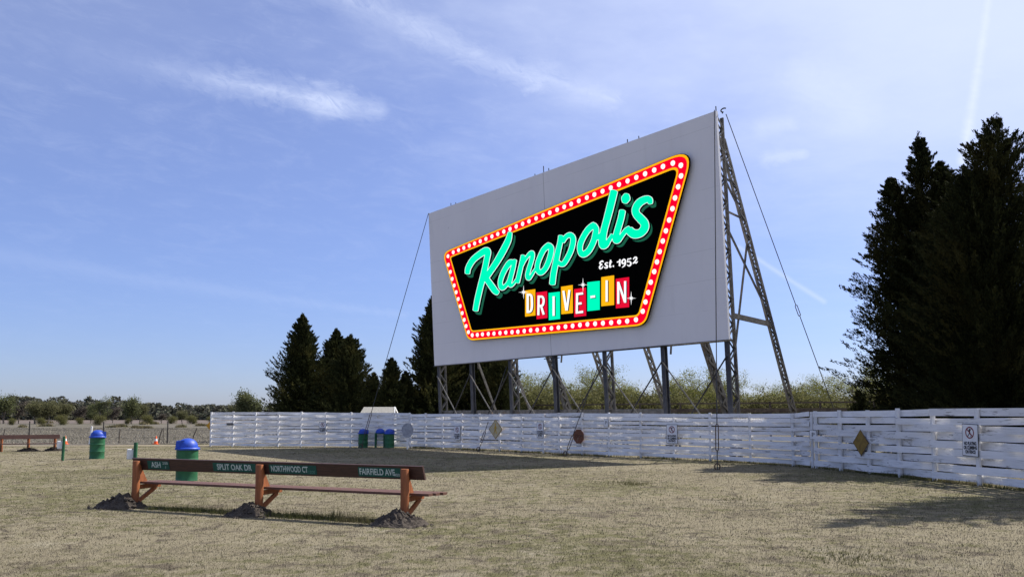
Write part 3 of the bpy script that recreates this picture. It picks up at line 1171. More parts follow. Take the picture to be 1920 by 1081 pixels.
def fence(name_label, pts, tops, rows, seed, post_r=0.055, square=False, lift=0.05):
    rg = random.Random(seed)
    root = thing('woven_fence', name_label, 'fence', tuple(pts[0]), 0, 'white woven board fences')
    n = len(pts)
    off = post_r + 0.036
    for i, p in enumerate(pts):
        f_ = MB()
        h = tops[i] + rg.uniform(-0.01, 0.05)
        f_.tube([p, p + Vector((rg.uniform(-.02, .02), rg.uniform(-.02, .02), h))], post_r, 10)
        f_.build('fence_post', M['post_paint'], root, smooth=True, world=True)
    mb_ = MB()
    uvs = []
    nor = []
    for i in range(n):
        t = (pts[min(i + 1, n - 1)] - pts[max(i - 1, 0)]).normalized()
        nor.append(Vector((t.y, -t.x, 0)) * (1 if t.y * -pts[i].x + -t.x * -pts[i].y > 0 else -1))
    SEG = 8
    for r in range(rows):
        i = 0
        first = rg.choice((2, 3, 4))
        while i < n - 1:
            j = min(n - 1, i + (first if i == 0 else rg.choice((2, 3, 4, 4))))
            tz0, tz1 = rg.gauss(0, 0.010), rg.gauss(0, 0.010)
            hb = 1.0
            gapk = rg.choice((0.012, 0.016, 0.024, 0.034)) if rg.random() < 0.5 else 0.010
            ring_ = []
            bow = rg.gauss(0, 0.012)
            for s in range(i * SEG, j * SEG + 1):
                k, fr = min(s // SEG, n - 2), 0
                fr = s / SEG - k
                a = off * (-1) ** (k + r)
                cosv = math.cos(math.pi * fr)
                a *= math.copysign(abs(cosv) ** 0.7, cosv)
                p = pts[k].lerp(pts[k + 1], fr)
                nn = nor[k].lerp(nor[k + 1], fr).normalized()
                top = tops[k] + (tops[k + 1] - tops[k]) * fr
                pitch = (top - lift) / rows
                q_ = (s - i * SEG) / ((j - i) * SEG)
                zc = lift + pitch * (r + 0.5) + tz0 + (tz1 - tz0) * q_ + bow * math.sin(math.pi * q_)
                hh = pitch - gapk
                tn = nn.cross(Vector((0, 0, 1)))
                e = 0.0
                if s == i * SEG:
                    e = 0.008
                if s == j * SEG:
                    e = -0.008
                dirn = (pts[k + 1] - pts[k]).normalized()
                p = p + dirn * e
                ring_.append((p + nn * (a + 0.011), p + nn * (a - 0.011), zc - hh / 2, zc + hh / 2, s * 0.2))
            o = len(mb_.v)
            for (pf, pb, z0, z1, u_) in ring_:
                for pp, z_, v_ in ((pf, z0, 0), (pf, z1, 1), (pb, z1, 1), (pb, z0, 0)):
                    mb_.v.append((pp.x, pp.y, z_))
                    uvs.append((u_, v_ * 0.18))
            m_ = len(ring_)
            for s in range(m_ - 1):
                for c_ in range(4):
                    mb_.f.append((o + 4 * s + c_, o + 4 * s + (c_ + 1) % 4, o + 4 * s + 4 + (c_ + 1) % 4, o + 4 * s + 4 + c_))
            mb_.f.append((o, o + 1, o + 2, o + 3))
            e_ = o + 4 * (m_ - 1)
            mb_.f.append((e_ + 3, e_ + 2, e_ + 1, e_))
            i = j
    mb_.build('woven_boards', M['board'], root, world=True, uvs=uvs)
    return root


fence('tall white woven board fence left of the round grey sign with a no climbing sign', pL, [1.97] * 4 + [1.96, 1.96, 1.95, 1.93, 1.92, 1.91], 12, 3)
tm = [1.84, 1.86, 1.86, 1.86, 1.86, 1.86, 1.86, 1.87, 1.87, 1.88, 1.87, 1.87, 1.86, 1.85, 1.85, 1.86, 1.92]
fence('long white woven board fence below the screen carrying the rusty stop sign', pM, tm, 11, 5, lift=0.06)
fence('nearest white woven board fence at right with wide peeling boards', pR, [1.92, 1.94, 1.95, 1.96, 1.97, 1.97, 1.97, 1.97, 1.97, 1.97], 9, 11, 0.065, lift=0.07)


def on_fence(px, which, off=0.14):
    """plan point on that fence run in the given direction, with tangent and front normal"""
    d = ray(px, HZ)
    kx = d.x / d.y
    pts = FENCE[which]
    for a, b in zip(pts[:-1], pts[1:]):
        den_ = (b.x - a.x) - kx * (b.y - a.y)
        t = (kx * a.y - a.x) / den_
        if -0.02 <= t <= 1.02:
            p = a + (b - a) * t
            tn = (b - a).normalized()
            n_ = Vector((tn.y, -tn.x, 0))
            if n_.dot(-p) < 0:
                n_ = -n_
            right = Vector((0, 0, 1)).cross(n_)
            return p + n_ * off, right, n_
    raise ValueError(px)


def z_at(py, Y):
    return at(PX0, py, Y).z


UP = Vector((0, 0, 1))


def rrect(w, h, r, n=4):
    o = []
    for cx_, cy_, a0 in ((w / 2 - r, h / 2 - r, 0), (-w / 2 + r, h / 2 - r, 90), (-w / 2 + r, -h / 2 + r, 180), (w / 2 - r, -h / 2 + r, 270)):
        for k in range(n + 1):
            a = R(a0 + 90 * k / n)
            o.append((cx_ + r * math.cos(a), cy_ + r * math.sin(a)))
    return o


def plate(root, name, poly, c, ex, en, m_, d0, d1, tilt=0.0):
    f_ = MB()
    ct, stl = math.cos(tilt), math.sin(tilt)
    f_.prism([(x * ct - y * stl, x * stl + y * ct) for x, y in poly], lambda x, y, d: c + ex * x + UP * y + en * d, d1, d0)
    return f_.build(name, m_, root, world=True)


def ngon(r, n, rx=1.0, a0=0.0):
    return [(r * rx * math.cos(2 * math.pi * k / n + a0), r * math.sin(2 * math.pi * k / n + a0)) for k in range(n)]


def climb_sign(label, px, py0, py1, which, tilt=0.0, w=None):
    c, ex, en = on_fence(px, which)
    z0, z1 = z_at(py1, c.y), z_at(py0, c.y)
    h = z1 - z0
    w = h * 0.68
    c = Vector((c.x, c.y, (z0 + z1) / 2))
    root = thing('no_climbing_sign', label, 'sign', tuple(c), 0, 'no playing or climbing signs on the fence')
    plate(root, 'border', rrect(w, h, 0.02), c, ex, en, M['sign_black'], 0.0, 0.004, tilt)
    plate(root, 'sign_face', rrect(w - 0.034, h - 0.034, 0.012), c, ex, en, M['sign_white'], 0.0042, 0.008, tilt)
    rr = w * 0.27
    cc = c + UP * h * 0.23
    f_ = MB()
    to = lambda x, y, d: cc + ex * x + UP * y + en * (d + 0.012)
    o, i_ = ngon(rr, 28), ngon(rr * 0.80, 28)
    f_.v = [tuple(to(x, y, 0)) for x, y in o] + [tuple(to(x, y, 0)) for x, y in i_]
    f_.f = [(k, (k + 1) % 28, 28 + (k + 1) % 28, 28 + k) for k in range(28)]
    f_.prism([(-0.65 * rr, 0.52 * rr), (-0.52 * rr, 0.65 * rr), (0.65 * rr, -0.52 * rr), (0.52 * rr, -0.65 * rr)], to, 0.002, 0.001)
    f_.build('prohibition_ring', M['sign_red'], root, world=True)
    f_ = MB()
    for a, b, wd in (((0, .40), (0.02, .62), .24), ((0.0, .40), (-.05, -.10), .28), ((0, .32), (.42, .62), .12), ((0, .32), (-.42, .40), .12),
                     ((-.05, -.10), (.28, -.35), .15), ((.28, -.35), (.22, -.72), .13), ((-.05, -.10), (-.30, -.40), .15), ((-.30, -.40), (-.48, -.62), .13)):
        a, b = Vector(a) * rr, Vector(b) * rr
        t = (b - a).normalized() * 0.2 * wd * rr
        nrm = Vector((-(b - a).y, (b - a).x)).normalized() * wd * rr / 2
        f_.prism([tuple(a - t - nrm), tuple(b + t - nrm), tuple(b + t + nrm), tuple(a - t + nrm)], to, -0.001, -0.002)
    f_.build('climber_symbol', M['sign_black'], root, world=True)
    f_ = MB()
    for t, yy in (('NO PLAYING', -0.105), ('OR CLIMBING', -0.235), ('ON FENCE', -0.365)):
        add_text(f_, t, h * 0.145, c + UP * h * yy + en * 0.012, ex, UP, en, 0.62, 0.006)
    f_.build('lettering', M['sign_black'], root, world=True)
    return root


climb_sign('white no playing or climbing sign on the tall fence left of the green drums', 607, 790, 811, 0)
climb_sign('white no climbing sign between the round grey sign and the yellow pedestrian sign', 861, 798, 824, 1)
climb_sign('white no climbing sign between the yellow pedestrian sign and the rusty stop sign', 1017, 791, 820, 1)
climb_sign('white no climbing sign on the long fence near the plumb hanging cable', 1263, 795, 831, 1)
climb_sign('largest white no playing or climbing sign on the nearest fence', 1826, 794, 855, 2, -0.035)

# diamonds
c, ex, en = on_fence(933, 1)
c = Vector((c.x, c.y, z_at(804, c.y)))
hh = z_at(785.5, c.y) - c.z
root = thing('pedestrian_sign', 'faded yellow diamond sign with a walking figure on the long fence', 'sign', tuple(c))
dm = lambda s: [(0, -s), (s, 0), (0, s), (-s, 0)]
plate(root, 'border', dm(hh), c, ex, en, M['yellow_dark'], 0.0, 0.006)
plate(root, 'sign_face', dm(hh * 0.91), c, ex, en, M['yellow_faded'], 0.0065, 0.010)
f = MB()
to = lambda x, y, d: c + ex * x + UP * y + en * (d + 0.014)
for a, b, wd in (((0.0, .46), (0.0, .56), .13), ((0, .36), (-.02, .02), .17), ((0, .30), (.20, .10), .08), ((0, .30), (-.20, .08), .08), ((-.02, .02), (.16, -.42), .11),
                 ((-.02, .02), (-.14, -.22), .11), ((-.14, -.22), (-.22, -.46), .09)):
    a, b = Vector(a) * hh, Vector(b) * hh
    t = (b - a).normalized() * 0.03 * hh
    nrm = Vector((-(b - a).y, (b - a).x)).normalized() * wd * hh / 2
    f.prism([tuple(a - t - nrm), tuple(b + t - nrm), tuple(b + t + nrm), tuple(a - t + nrm)], to, 0.0, -0.002)
f.build('walking_figure', M['yellow_mark'], root, world=True)

c, ex, en = on_fence(1621, 2, 0.16)
c = Vector((c.x, c.y, z_at(829.5, c.y)))
hh = z_at(804.5, c.y) - c.z
root = thing('diamond_sign', 'old dull ochre diamond sign hung on the nearest fence', 'sign', tuple(c))
plate(root, 'border', dm(hh), c, ex, en, M['rust'], 0.0, 0.006)
plate(root, 'sign_face', dm(hh * 0.94), c, ex, en, M['yellow_dark'], 0.0065, 0.010)

e0 = pL[0]
c = Vector((e0.x - 0.10, e0.y + 0.25, z_at(797.5, e0.y)))
root = thing('gold_diamond_sign', 'gold diamond sign poking out past the left end of the tall fence', 'sign', tuple(c))
ex, en = Vector((1, 0, 0)), Vector((0, -1, 0))
plate(root, 'sign_face', dm(0.29), c, ex, en, M['gold_sign'], 0.0, 0.008)
f = MB()
f.tube([(c.x, c.y + 0.03, 0), (c.x, c.y + 0.03, c.z + 0.2)], 0.02, 8)
f.build('sign_post', M['dark_metal'], root, world=True)

# stop sign
c, ex, en = on_fence(1089, 1, 0.15)
c = Vector((c.x, c.y, z_at(817.5, c.y)))
r_ = (z_at(804, c.y) - c.z) * 1.06
root = thing('stop_sign', 'rusted brown octagonal stop sign on the long fence', 'sign', tuple(c))
plate(root, 'sign_face', ngon(r_, 8, 1, math.pi / 8), c, ex, en, M['stop_brown'], 0.0, 0.008)
f = MB()
add_text(f, 'STOP', r_ * 0.62, c + en * 0.012, ex, UP, en, 0.85)
f.build('lettering', M['stop_dark'], root, world=True)

# small P plates
for px, py0, py1, which, lab in ((1140, 785, 799, 1, 'small white P plate on the long fence right of the rusty stop sign'),
                                 (1523, 806, 823, 2, 'small white P plate on the corner post where the fences meet')):
    c, ex, en = on_fence(px if which == 1 else 1530, which, 0.13)
    z0, z1 = z_at(py1, c.y), z_at(py0, c.y)
    c = Vector((c.x, c.y, (z0 + z1) / 2))
    h = z1 - z0
    if which == 2:
        tn = (pM[-2] - pM[-1]).normalized()
        en = Vector((-0.45, -0.9, 0)).normalized()
        ex = UP.cross(en)
        c = c + en * 0.02
    root = thing('parking_plate', lab, 'sign', tuple(c), 0, 'small P plates on the fence')
    plate(root, 'border', rrect(h * 0.75, h, 0.015), c, ex, en, M['sign_black'], 0.0, 0.004)
    plate(root, 'sign_face', rrect(h * 0.70, h * 0.95, 0.012), c, ex, en, M['sign_white'], 0.0042, 0.008)
    f = MB()
    add_text(f, 'P', h * 0.66, c + en * 0.012, ex, UP, en)
    f.build('lettering', M['sign_black'], root, world=True)

# dark number plate on the tall fence
c, ex, en = on_fence(434, 0)
c = Vector((c.x, c.y, z_at(794.3, c.y)))
tag(plate(None, 'name_plate', rrect(0.42, 0.13, 0.01), c, ex, en, M['plate_dark'], 0.0, 0.01), 'small dark rectangular plate on the tall fence near its left end', 'plate')

# round grey sign standing in front of the step in the fence
b_ = G(764, 841.5)
root = thing('round_sign', 'round grey sign facing away on a white post where the fence steps down', 'sign', tuple(b_))
f = MB()
f.beam(b_, b_ + UP * 0.95, 0.09, 0.09, (1, 0, 0))
f.build('sign_post', M['post_paint'], root, world=True)
zc = z_at(806, b_.y)
en = Vector((-0.5, -1, 0)).normalized()
ex = UP.cross(en)
plate(root, 'sign_face', ngon(0.38, 28, 0.98), Vector((b_.x, b_.y - 0.06, zc)), ex, en, M['grey_sign'], 0.0, 0.012)


# ------------------------------------------------------------------ trash drums
def make_drum(label, loc, rz=0.0, hood=True):
    root = thing('trash_drum', label, 'trash bin', loc, rz, 'green trash drums with blue lids')
    f_ = MB()
    prof = [(0.0, 0.0), (0.278, 0.0), (0.292, 0.012), (0.286, 0.03)]
    for zc_ in (0.29, 0.58):
        prof += [(0.286, zc_ - 0.035), (0.299, zc_), (0.286, zc_ + 0.035)]
    for zc_ in (0.66, 0.70, 0.74, 0.78):
        prof += [(0.286, zc_ - 0.015), (0.290, zc_)]
    prof += [(0.286, 0.82), (0.293, 0.86), (0.28, 0.865)]
    f_.lathe(prof, 40)
    f_.build('drum', M['drum'], root, smooth=35)
    f_ = MB()
    pr = [(0.30, 0.845), (0.325, 0.850), (0.330, 0.885), (0.315, 0.905), (0.278, 0.915)]
    for a in np.linspace(0, 88, 12):
        pr.append((0.275 * math.cos(R(a)) ** 0.85, 0.915 + 0.245 * math.sin(R(a))))
    f_.lathe(pr, 40)
    lid = f_.build('lid', M['lid'], root, smooth=35)
    if hood:
        f_ = MB()
        vs_ = []
        for y in (-0.19, 0.19):
            vs_ += [(-0.30, y, 0.912), (-0.285, y, 1.09), (-0.08, y, 1.11), (0.05, y, 0.912)]
        f_.add(vs_, [(0, 1, 2, 3), (7, 6, 5, 4), (0, 4, 5, 1), (1, 5, 6, 2), (2, 6, 7, 3), (3, 7, 4, 0)])
        f_.build('hood', M['lid'], lid)
        f_ = MB()
        f_.box((-0.296, 0, 1.0), (0.012, 0.27, 0.125), Matrix.Rotation(R(5), 3, 'Y'))
        f_.build('opening_shade_sheet', M['lid_dark'], lid)  # dark sheet; shade inside the hood opening is its colour
    return root


g_ = G(342, 902)
dr = make_drum('nearest green trash drum with blue domed lid behind the street sign bench', (g_.x, g_.y + 0.29, 0), R(18))
g_ = G(175, 859.8)
dup(dr, (g_.x, g_.y + 0.29, 0), R(215), 1.0, 'green trash drum with blue domed lid standing alone on the lawn at far left', 1.02)
g_ = G(680, 838.6)
d3 = dup(dr, (g_.x, g_.y + 0.1, 0), R(200), 0.92, 'shaded dark green drum with blue lid by the fence beside the cable foot', 0.9)
g_ = G(729.5, 839.2)
d4 = dup(dr, (g_.x, g_.y + 0.1, 0), R(250), 0.92, 'shaded green drum at the fence right of the open lid stand', 0.9)
g_ = G(712, 838.6)
root = thing('lid_stand', 'open dark green frame stand holding a blue domed lid at the fence', 'trash stand', (g_.x, g_.y + 0.1, 0))
for x in (-0.24, 0.24):
    for y in (-0.2, 0.2):
        f = MB()
        f.beam((x, y, 0), (x, y, 0.80), 0.06, 0.06, (1, 0, 0))
        f.build('leg', M['post_green'], root)
for z in (0.42, 0.78):
    f = MB()
    for y in (-0.2, 0.2):
        f.beam((-0.21, y, z), (0.21, y, z), 0.05, 0.04)
    for x in (-0.24, 0.24):
        f.beam((x, -0.17, z), (x, 0.17, z), 0.05, 0.04)
    f.build('frame_rail', M['post_green'], root)
f = MB()
f.lathe([(0.27, 0.80), (0.275, 0.84)] + [(0.255 * math.cos(R(a)), 0.84 + 0.22 * math.sin(R(a))) for a in np.linspace(0, 88, 9)], 28)
f.build('lid', M['lid'], root, smooth=35)


# ------------------------------------------------------------------ benches
def mound(name, label, c, r, h, seed, sx=1.4, skew=0.0, group='dirt heaps round the bench posts'):
    rg = random.Random(seed)
    f_ = MB()
    nr, na = 22, 64
    f_.v.append((0, 0, h))
    for i in range(1, nr + 1):
        q_ = i / nr
        for k in range(na):
            a = 2 * math.pi * k / na
            rad = r * q_ * (1 + 0.22 * mnoise.noise(Vector((math.cos(a) * 1.5, math.sin(a) * 1.5, seed))))
            x, y = rad * math.cos(a) * sx, rad * math.sin(a)
            z = h * (1 - q_) ** 0.9 * (1 + 0.25 * mnoise.noise(Vector((x * 4, y * 4, seed * 3.1))))
            z += (1 - q_ ** 3) * 0.32 * h * mnoise.noise(Vector((x * 8, y * 8, seed * 1.7)))
            z += (1 - q_ ** 4) * 0.055 * mnoise.noise(Vector((x * 26, y * 26, seed)))
            if i == nr:
                z = -0.03
            f_.v.append((x + skew * z, y, max(z, -0.03)))
    for k in range(na):
        f_.f.append((0, 1 + k, 1 + (k + 1) % na))
    for i in range(nr - 1):
        for k in range(na):
            a, b = 1 + i * na + k, 1 + i * na + (k + 1) % na
            f_.f.append((a, a + na, b + na, b))
    for k in range(150):
        a = rg.uniform(0, 6.28)
        q_ = rg.uniform(0.25, 1.3)
        x, y = r * q_ * math.cos(a) * sx, r * q_ * math.sin(a)
        z = h * max(0.0, 1 - q_) ** 0.9
        s = rg.choice((0.012, 0.018, 0.025, 0.04))
        o = len(f_.v)
        for dx_, dy_, dz_ in ((1, 0, 0), (-1, 0, 0), (0, 1, 0), (0, -1, 0), (0, 0, 1), (0, 0, -1)):
            f_.v.append((x + dx_ * s * rg.uniform(.7, 1.4), y + dy_ * s * rg.uniform(.7, 1.4), z + dz_ * s * rg.uniform(.6, 1.2)))
        f_.f += [tuple(o + j for j in t) for t in ((0, 2, 4), (2, 1, 4), (1, 3, 4), (3, 0, 4), (2, 0, 5), (1, 2, 5), (3, 1, 5), (0, 3, 5))]
    o = f_.build(name, M['dirt'])
    o.location = (c.x, c.y, 0)
    o.rotation_euler = (0, 0, rg.uniform(-.3, .3))
    return tag(o, label, 'dirt heap', group)


BL = Vector((-7.42, 17.0, 0))
BR = Vector((-1.80, 14.45, 0))
bx = (BR - BL).normalized()
brz = math.atan2(bx.y, bx.x)
span = (BR - BL).length
bench = thing('street_sign_bench', 'long brown bench with orange posts and green street signs on its backrest', 'bench', tuple(BL), brz)
# local frame: x along the bench, +y away from the viewer (the sitting side)
PH = 0.90
for x in (0.0, span / 2, span):
    f = MB()
    f.tube([(x, 0, -0.1), (x + 0.008, 0, 0.5), (x, 0, PH - 0.02), (x, 0, PH)], [0.076, 0.073, 0.071, 0.066], 18)
    po = f.build('post', M['orange_wood'], bench, smooth=40)
    f = MB()
    # wedge that leans the backrest
    f.prism([(0.06, 0.82), (0.09, 0.82), (0.27, 0.49), (0.06, 0.49)], lambda a, b, d: Vector((x + d, a, b)), -0.02, 0.02)
    f.build('back_wedge', M['orange_wood'], po)
    f = MB()
    f.beam((x, 0.04, 0.385), (x, 0.62, 0.40), 0.045, 0.085, (1, 0, 0))
    f.beam((x, 0.06, 0.10), (x, 0.50, 0.355), 0.045, 0.075, (1, 0, 0))
    f.build('seat_bracket', M['orange_wood'], po)
lx0, lx1 = -0.20, span + 0.30
TLT = R(14)
f = MB()
bc = Vector((0, 0.115, 0.835))
bup = Vector((0, -math.sin(TLT), math.cos(TLT)))
bnr = Vector((0, -math.cos(TLT), -math.sin(TLT)))      # towards the viewer
hb, tb_ = 0.235, 0.042


def BP(x, v, d):
    return Vector((x, 0, 0)) + bc + bup * v + bnr * d


f.hexa([BP(lx0 + .10, -hb / 2, -tb_ / 2), BP(lx1 + .02, -hb / 2, -tb_ / 2), BP(lx1 + .02, -hb / 2, tb_ / 2), BP(lx0 + .10, -hb / 2, tb_ / 2),
        BP(lx0, hb / 2, -tb_ / 2), BP(lx1, hb / 2, -tb_ / 2), BP(lx1, hb / 2, tb_ / 2), BP(lx0, hb / 2, tb_ / 2)])
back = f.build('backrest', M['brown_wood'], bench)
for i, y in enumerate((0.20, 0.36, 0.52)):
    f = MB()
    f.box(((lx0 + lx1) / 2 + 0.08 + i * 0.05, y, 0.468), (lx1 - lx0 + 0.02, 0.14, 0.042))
    f.build('seat_plank', M['seat_wood'], bench)


def board_x(px):
    """distance along the bench of the given bearing, at the backrest"""
    d = ray(px, HZ)
    kx = d.x / d.y
    o = BL + Vector((-bx.y, bx.x, 0)) * 0.10
    return (kx * o.y - o.x) / (bx.x - kx * bx.y)


for x0, x1, main, small, sm_m in ((281, 321, 'ASH', '200', None), (403, 483, 'SPLIT OAK DR', None, None), (508, 596, 'NORTHWOOD CT', '1200', 'dim'), (674, 754.5, 'FAIRFIELD AVE', '900', None)):
    a, b = board_x(x0), board_x(x1)
    w = b - a
    f = MB()
    f.prism(rrect(w, 0.165, 0.012), lambda x, y, d: BP((a + b) / 2 + x, y - 0.004, d), tb_ / 2 + 0.007, tb_ / 2 + 0.001)
    pl_ = f.build('street_sign', M['plate_green'], back)
    frac = {'ASH': (0.40, 0.44), 'SPLIT OAK DR': (0.50, 0.81), 'NORTHWOOD CT': (0.43, 0.78), 'FAIRFIELD AVE': (0.44, 0.82)}[main]
    v, fs = text_mesh(main, 0.155, 1, 0, 0.003)
    wid = max(p[0] for p in v) - min(p[0] for p in v)
    sx = w * frac[1] / wid
    f = MB()
    f.add([BP(a + w * frac[0] + p[0] * sx, p[1] - 0.004, tb_ / 2 + 0.0095) for p in v], fs)
    f.build('lettering', M['plate_letter'], pl_)
    if small:
        v, fs = text_mesh(small, 0.075)
        wid = max(p[0] for p in v) - min(p[0] for p in v)
        sw = w * (0.25 if main == 'ASH' else 0.13)
        sx = sw / wid
        yy = 0.035 if main == 'ASH' else -0.045
        f = MB()
        f.add([BP(b - w * 0.04 - sw / 2 + p[0] * sx, yy + p[1], tb_ / 2 + 0.0095) for p in v], fs)
        if main == 'ASH':
            v, fs = text_mesh('S', 0.05)
            f.add([BP(b - w * 0.17 + p[0], -0.045 + p[1], tb_ / 2 + 0.0095) for p in v], fs)
        f.build('block_number', M['plate_letter_dim'] if sm_m else M['plate_letter'], pl_)

ny = Vector((-bx.y, bx.x, 0))
mound('dirt_heap', 'dark dirt heap at the left post of the street sign bench', BL + bx * -0.18 - ny * 0.18, 0.42, 0.27, 1, 1.25)
mound('dirt_heap', 'dark dirt heap at the middle post of the street sign bench', BL + bx * (span / 2 - 0.06) - ny * 0.16, 0.38, 0.24, 2, 1.2)
mound('dirt_heap', 'dark dirt heap at the right post of the street sign bench', BR + bx * 0.0 - ny * 0.16, 0.42, 0.24, 3, 1.25)

# far bench at the left edge of the lawn
fb0 = G(2, 846)
fb1 = fb0 + Vector((2.2, 1.0, 0))
fx = (fb1 - fb0).normalized()
fspan = 2 * 1.36
far = thing('far_bench', 'distant red brown bench at the left edge of the lawn', 'bench', tuple(fb0), math.atan2(fx.y, fx.x))
far.scale = (0.86, 0.86, 0.86)
for x in (0, fspan / 2, fspan):
    f = MB()
    f.tube([(x, 0, -0.05), (x, 0, 0.82)], 0.075, 12)
    po = f.build('post', M['orange_wood'], far, smooth=40)
    f = MB()
    f.beam((x, -0.04, 0.38), (x, -0.66, 0.38), 0.045, 0.07, (1, 0, 0))
    f.beam((x, -0.05, 0.10), (x, -0.52, 0.35), 0.045, 0.07, (1, 0, 0))
    f.beam((x, 0.0, 0.70), (x, 0.28, 0.30), 0.045, 0.07, (1, 0, 0))
    f.build('seat_bracket', M['far_wood'], po)
f = MB()
f.beam((-1.6, -0.11, 0.83), (fspan + 0.25, -0.11, 0.83), 0.24, 0.042, (0, 0.25, 1))
f.build('backrest', M['far_wood'], far)
for y in (-0.24, -0.40, -0.56):
    f = MB()
    f.box((fspan / 2 - 0.5, y, 0.44), (fspan + 1.6, 0.14, 0.042))
    f.build('seat_plank', M['far_wood'], far)
for k, px in enumerate((52, 98)):
    mound('dirt_heap', ('dirt heap under the distant bench at its middle post', 'dirt heap at the right end of the distant bench')[k], fb0 + fx * (fspan * 0.43 * (k + 1)), 0.45, 0.20, 8 + k, 1.3, 0, 'dirt heaps under the distant bench')


# ------------------------------------------------------------------ small things on the lawn
def speaker_post(label, px, py, h, bz, side):
    b = G(px, py)
    root_ = thing('speaker_post', label, 'post', tuple(b), 0, 'green posts carrying a white box')
    f_ = MB()
    f_.tube([(0, 0, -0.05), (side * 0.02 + 0.015, 0, h)], 0.055, 14)
    f_.build('post', M['post_green'], root_, smooth=40)
    f_ = MB()
    f_.box((-0.17, 0.10, bz), (0.20, 0.16, 0.30), Matrix.Rotation(R(20), 3, 'Z'))
    bo = f_.build('speaker_box', M['white_box'], root_)
    bo.modifiers.new('b', 'BEVEL').width = 0.015
    f_ = MB()
    f_.beam((-0.10, 0.05, bz + 0.16), (0.02, 0.0, bz + 0.16), 0.03, 0.03)
    f_.build('hanger', M['dark_metal'], root_)
    return root_


speaker_post('green post with a white box just behind the left end of the street sign bench', 251.5, 894, 1.0, 0.66, 0)
speaker_post('leaning green post with a white box between the distant bench and the lone drum', 117, 863, 0.96, 0.62, 1)


def cone(label, px, py, tilt=0.0, s=1.0):
    b = G(px, py)
    root_ = thing('traffic_cone', label, 'traffic cone', tuple(b), 0, 'orange traffic cones by the track')
    f_ = MB()
    f_.box((0, 0, 0.02), (0.36 * s, 0.36 * s, 0.04))
    f_.build('base', M['orange'], root_)
    f_ = MB()
    f_.lathe([(0.14 * s, 0.04), (0.105 * s, 0.24 * s)], 20)
    f_.build('cone_body', M['orange'], root_, smooth=40)
    f_ = MB()
    f_.lathe([(0.103 * s, 0.24 * s), (0.068 * s, 0.41 * s)], 20)
    f_.build('reflective_band', M['white'], root_, smooth=40)
    f_ = MB()
    f_.lathe([(0.066 * s, 0.41 * s), (0.03 * s, 0.58 * s), (0.02 * s, 0.59 * s)], 20)
    f_.build('cone_tip', M['orange'], root_, smooth=40)
    root_.rotation_euler = (0, tilt, 0)
    return root_


cone('orange traffic cone with white band standing on the track behind the nearest drum', 292, 832.5, 0.04, 0.88)
cone('orange traffic cone with white band half hidden by the leaning green post', 122.5, 832.5, -0.03, 0.88)
b_ = G(167.5, 833)
f = MB()
f.tube([(0, 0, -0.1), (0.12, 0, 1.12)], 0.055, 10)
o = f.build('white_marker_post', M['white'], None, smooth=40)
o.location = b_
tag(o, 'slim white marker post rising behind the lone drum', 'post')

wf = thing('wire_fence', 'sagging wire fence of dark metal posts and stakes across the pasture edge', 'fence', (-30, 54, 0))
wp = []
for px, py0, py1, lean, m_, r_ in ((4, 803, 829, 0.10, 'grey_wood', .035), (54, 789, 830, 0.0, 'dark_metal', .045), (193, 790, 829, 0.0, 'dark_metal', .045), (223, 803, 824, 0.03, 'grey_wood', .04), (297, 803, 823, 0.16, 'grey_wood', .04),
                               (306, 802, 824, 0.0, 'grey_wood', .02), (313.5, 789, 828, 0.0, 'dark_metal', .045), (359, 803, 822, 0.22, 'grey_wood', .04)):
    b = G(px, 831)
    h = z_at(py0, b.y)
    f = MB()
    f.tube([b - UP * 0.1, b + Vector((lean * 0.6, 0, h * 0.55)), b + Vector((lean * 1.4, 0, h))], [r_, r_ * 0.9, r_ * 0.8], 8)
    f.build('fence_post' if m_ == 'dark_metal' else 'wooden_stake', M[m_], wf, world=True)
    if m_ == 'dark_metal':
        wp.append(b)
for z in (0.45, 0.95):
    f = MB()
    line = [wp[0] + (wp[0] - wp[1]) * 0.8] + wp + [Vector((-17.3, wp[2].y, 0))]
    pts = []
    for a, b in zip(line[:-1], line[1:]):
        for k in range(5):
            t = k / 5
            p = a.lerp(b, t)
            pts.append(p + UP * (z - 0.10 * math.sin(math.pi * t)))
    f.tube(pts, 0.006, 4)
    f.build('wire', M['cable'], wf, world=True)

# shed roof behind the tall fence
c = at(712, 777.5, 53.0)
root = thing('shed', 'low shed with grey shingle roof and white gable just behind the tall fence', 'shed', (c.x, c.y, 0))
f = MB()
f.box((0, 0, 0.9), (1.9, 1.5, 1.8))
f.build('wall', M['shed_wall'], root)
f = MB()
for s in (-1, 1):
    f.hexa([(-1.12, s * 0.92, 1.76), (1.02, s * 0.92, 1.76), (1.02, s * 0.92, 1.82), (-1.12, s * 0.92, 1.82),
            (-0.98, 0.0, 2.24), (0.88, 0.0, 2.24), (0.88, 0.0, 2.30), (-0.98, 0.0, 2.30)])
f.build('roof', M['shed_roof'], root)
f = MB()
for s in (-1, 1):
    f.beam((1.06, s * 0.95, 1.76), (0.93, s * 0.01, 2.27), 0.10, 0.05, (0, 0, 1))
f.build('gable_trim', M['white'], root)

# dark rail fence beyond the screen legs
a, b = at(1000, 778, 62), at(1640, 778, 47)
root = thing('rail_fence', 'dark wooden rail fence seen beyond the screen legs', 'fence', (a.x, a.y, 0))
for k in range(9):
    p = a.lerp(b, k / 8)
    f = MB()
    f.beam((p.x, p.y, -0.1), (p.x, p.y, 2.6), 0.10, 0.10, (1, 0, 0))
    f.build('post', M['rail'], root, world=True)
for z, h in ((2.08, 0.24), (2.52, 0.09)):
    f = MB()
    f.beam((a.x, a.y - 0.08, z), (b.x, b.y - 0.08, z), h, 0.05, (0, 0, 1))
    f.build('rail', M['rail'], root, world=True)


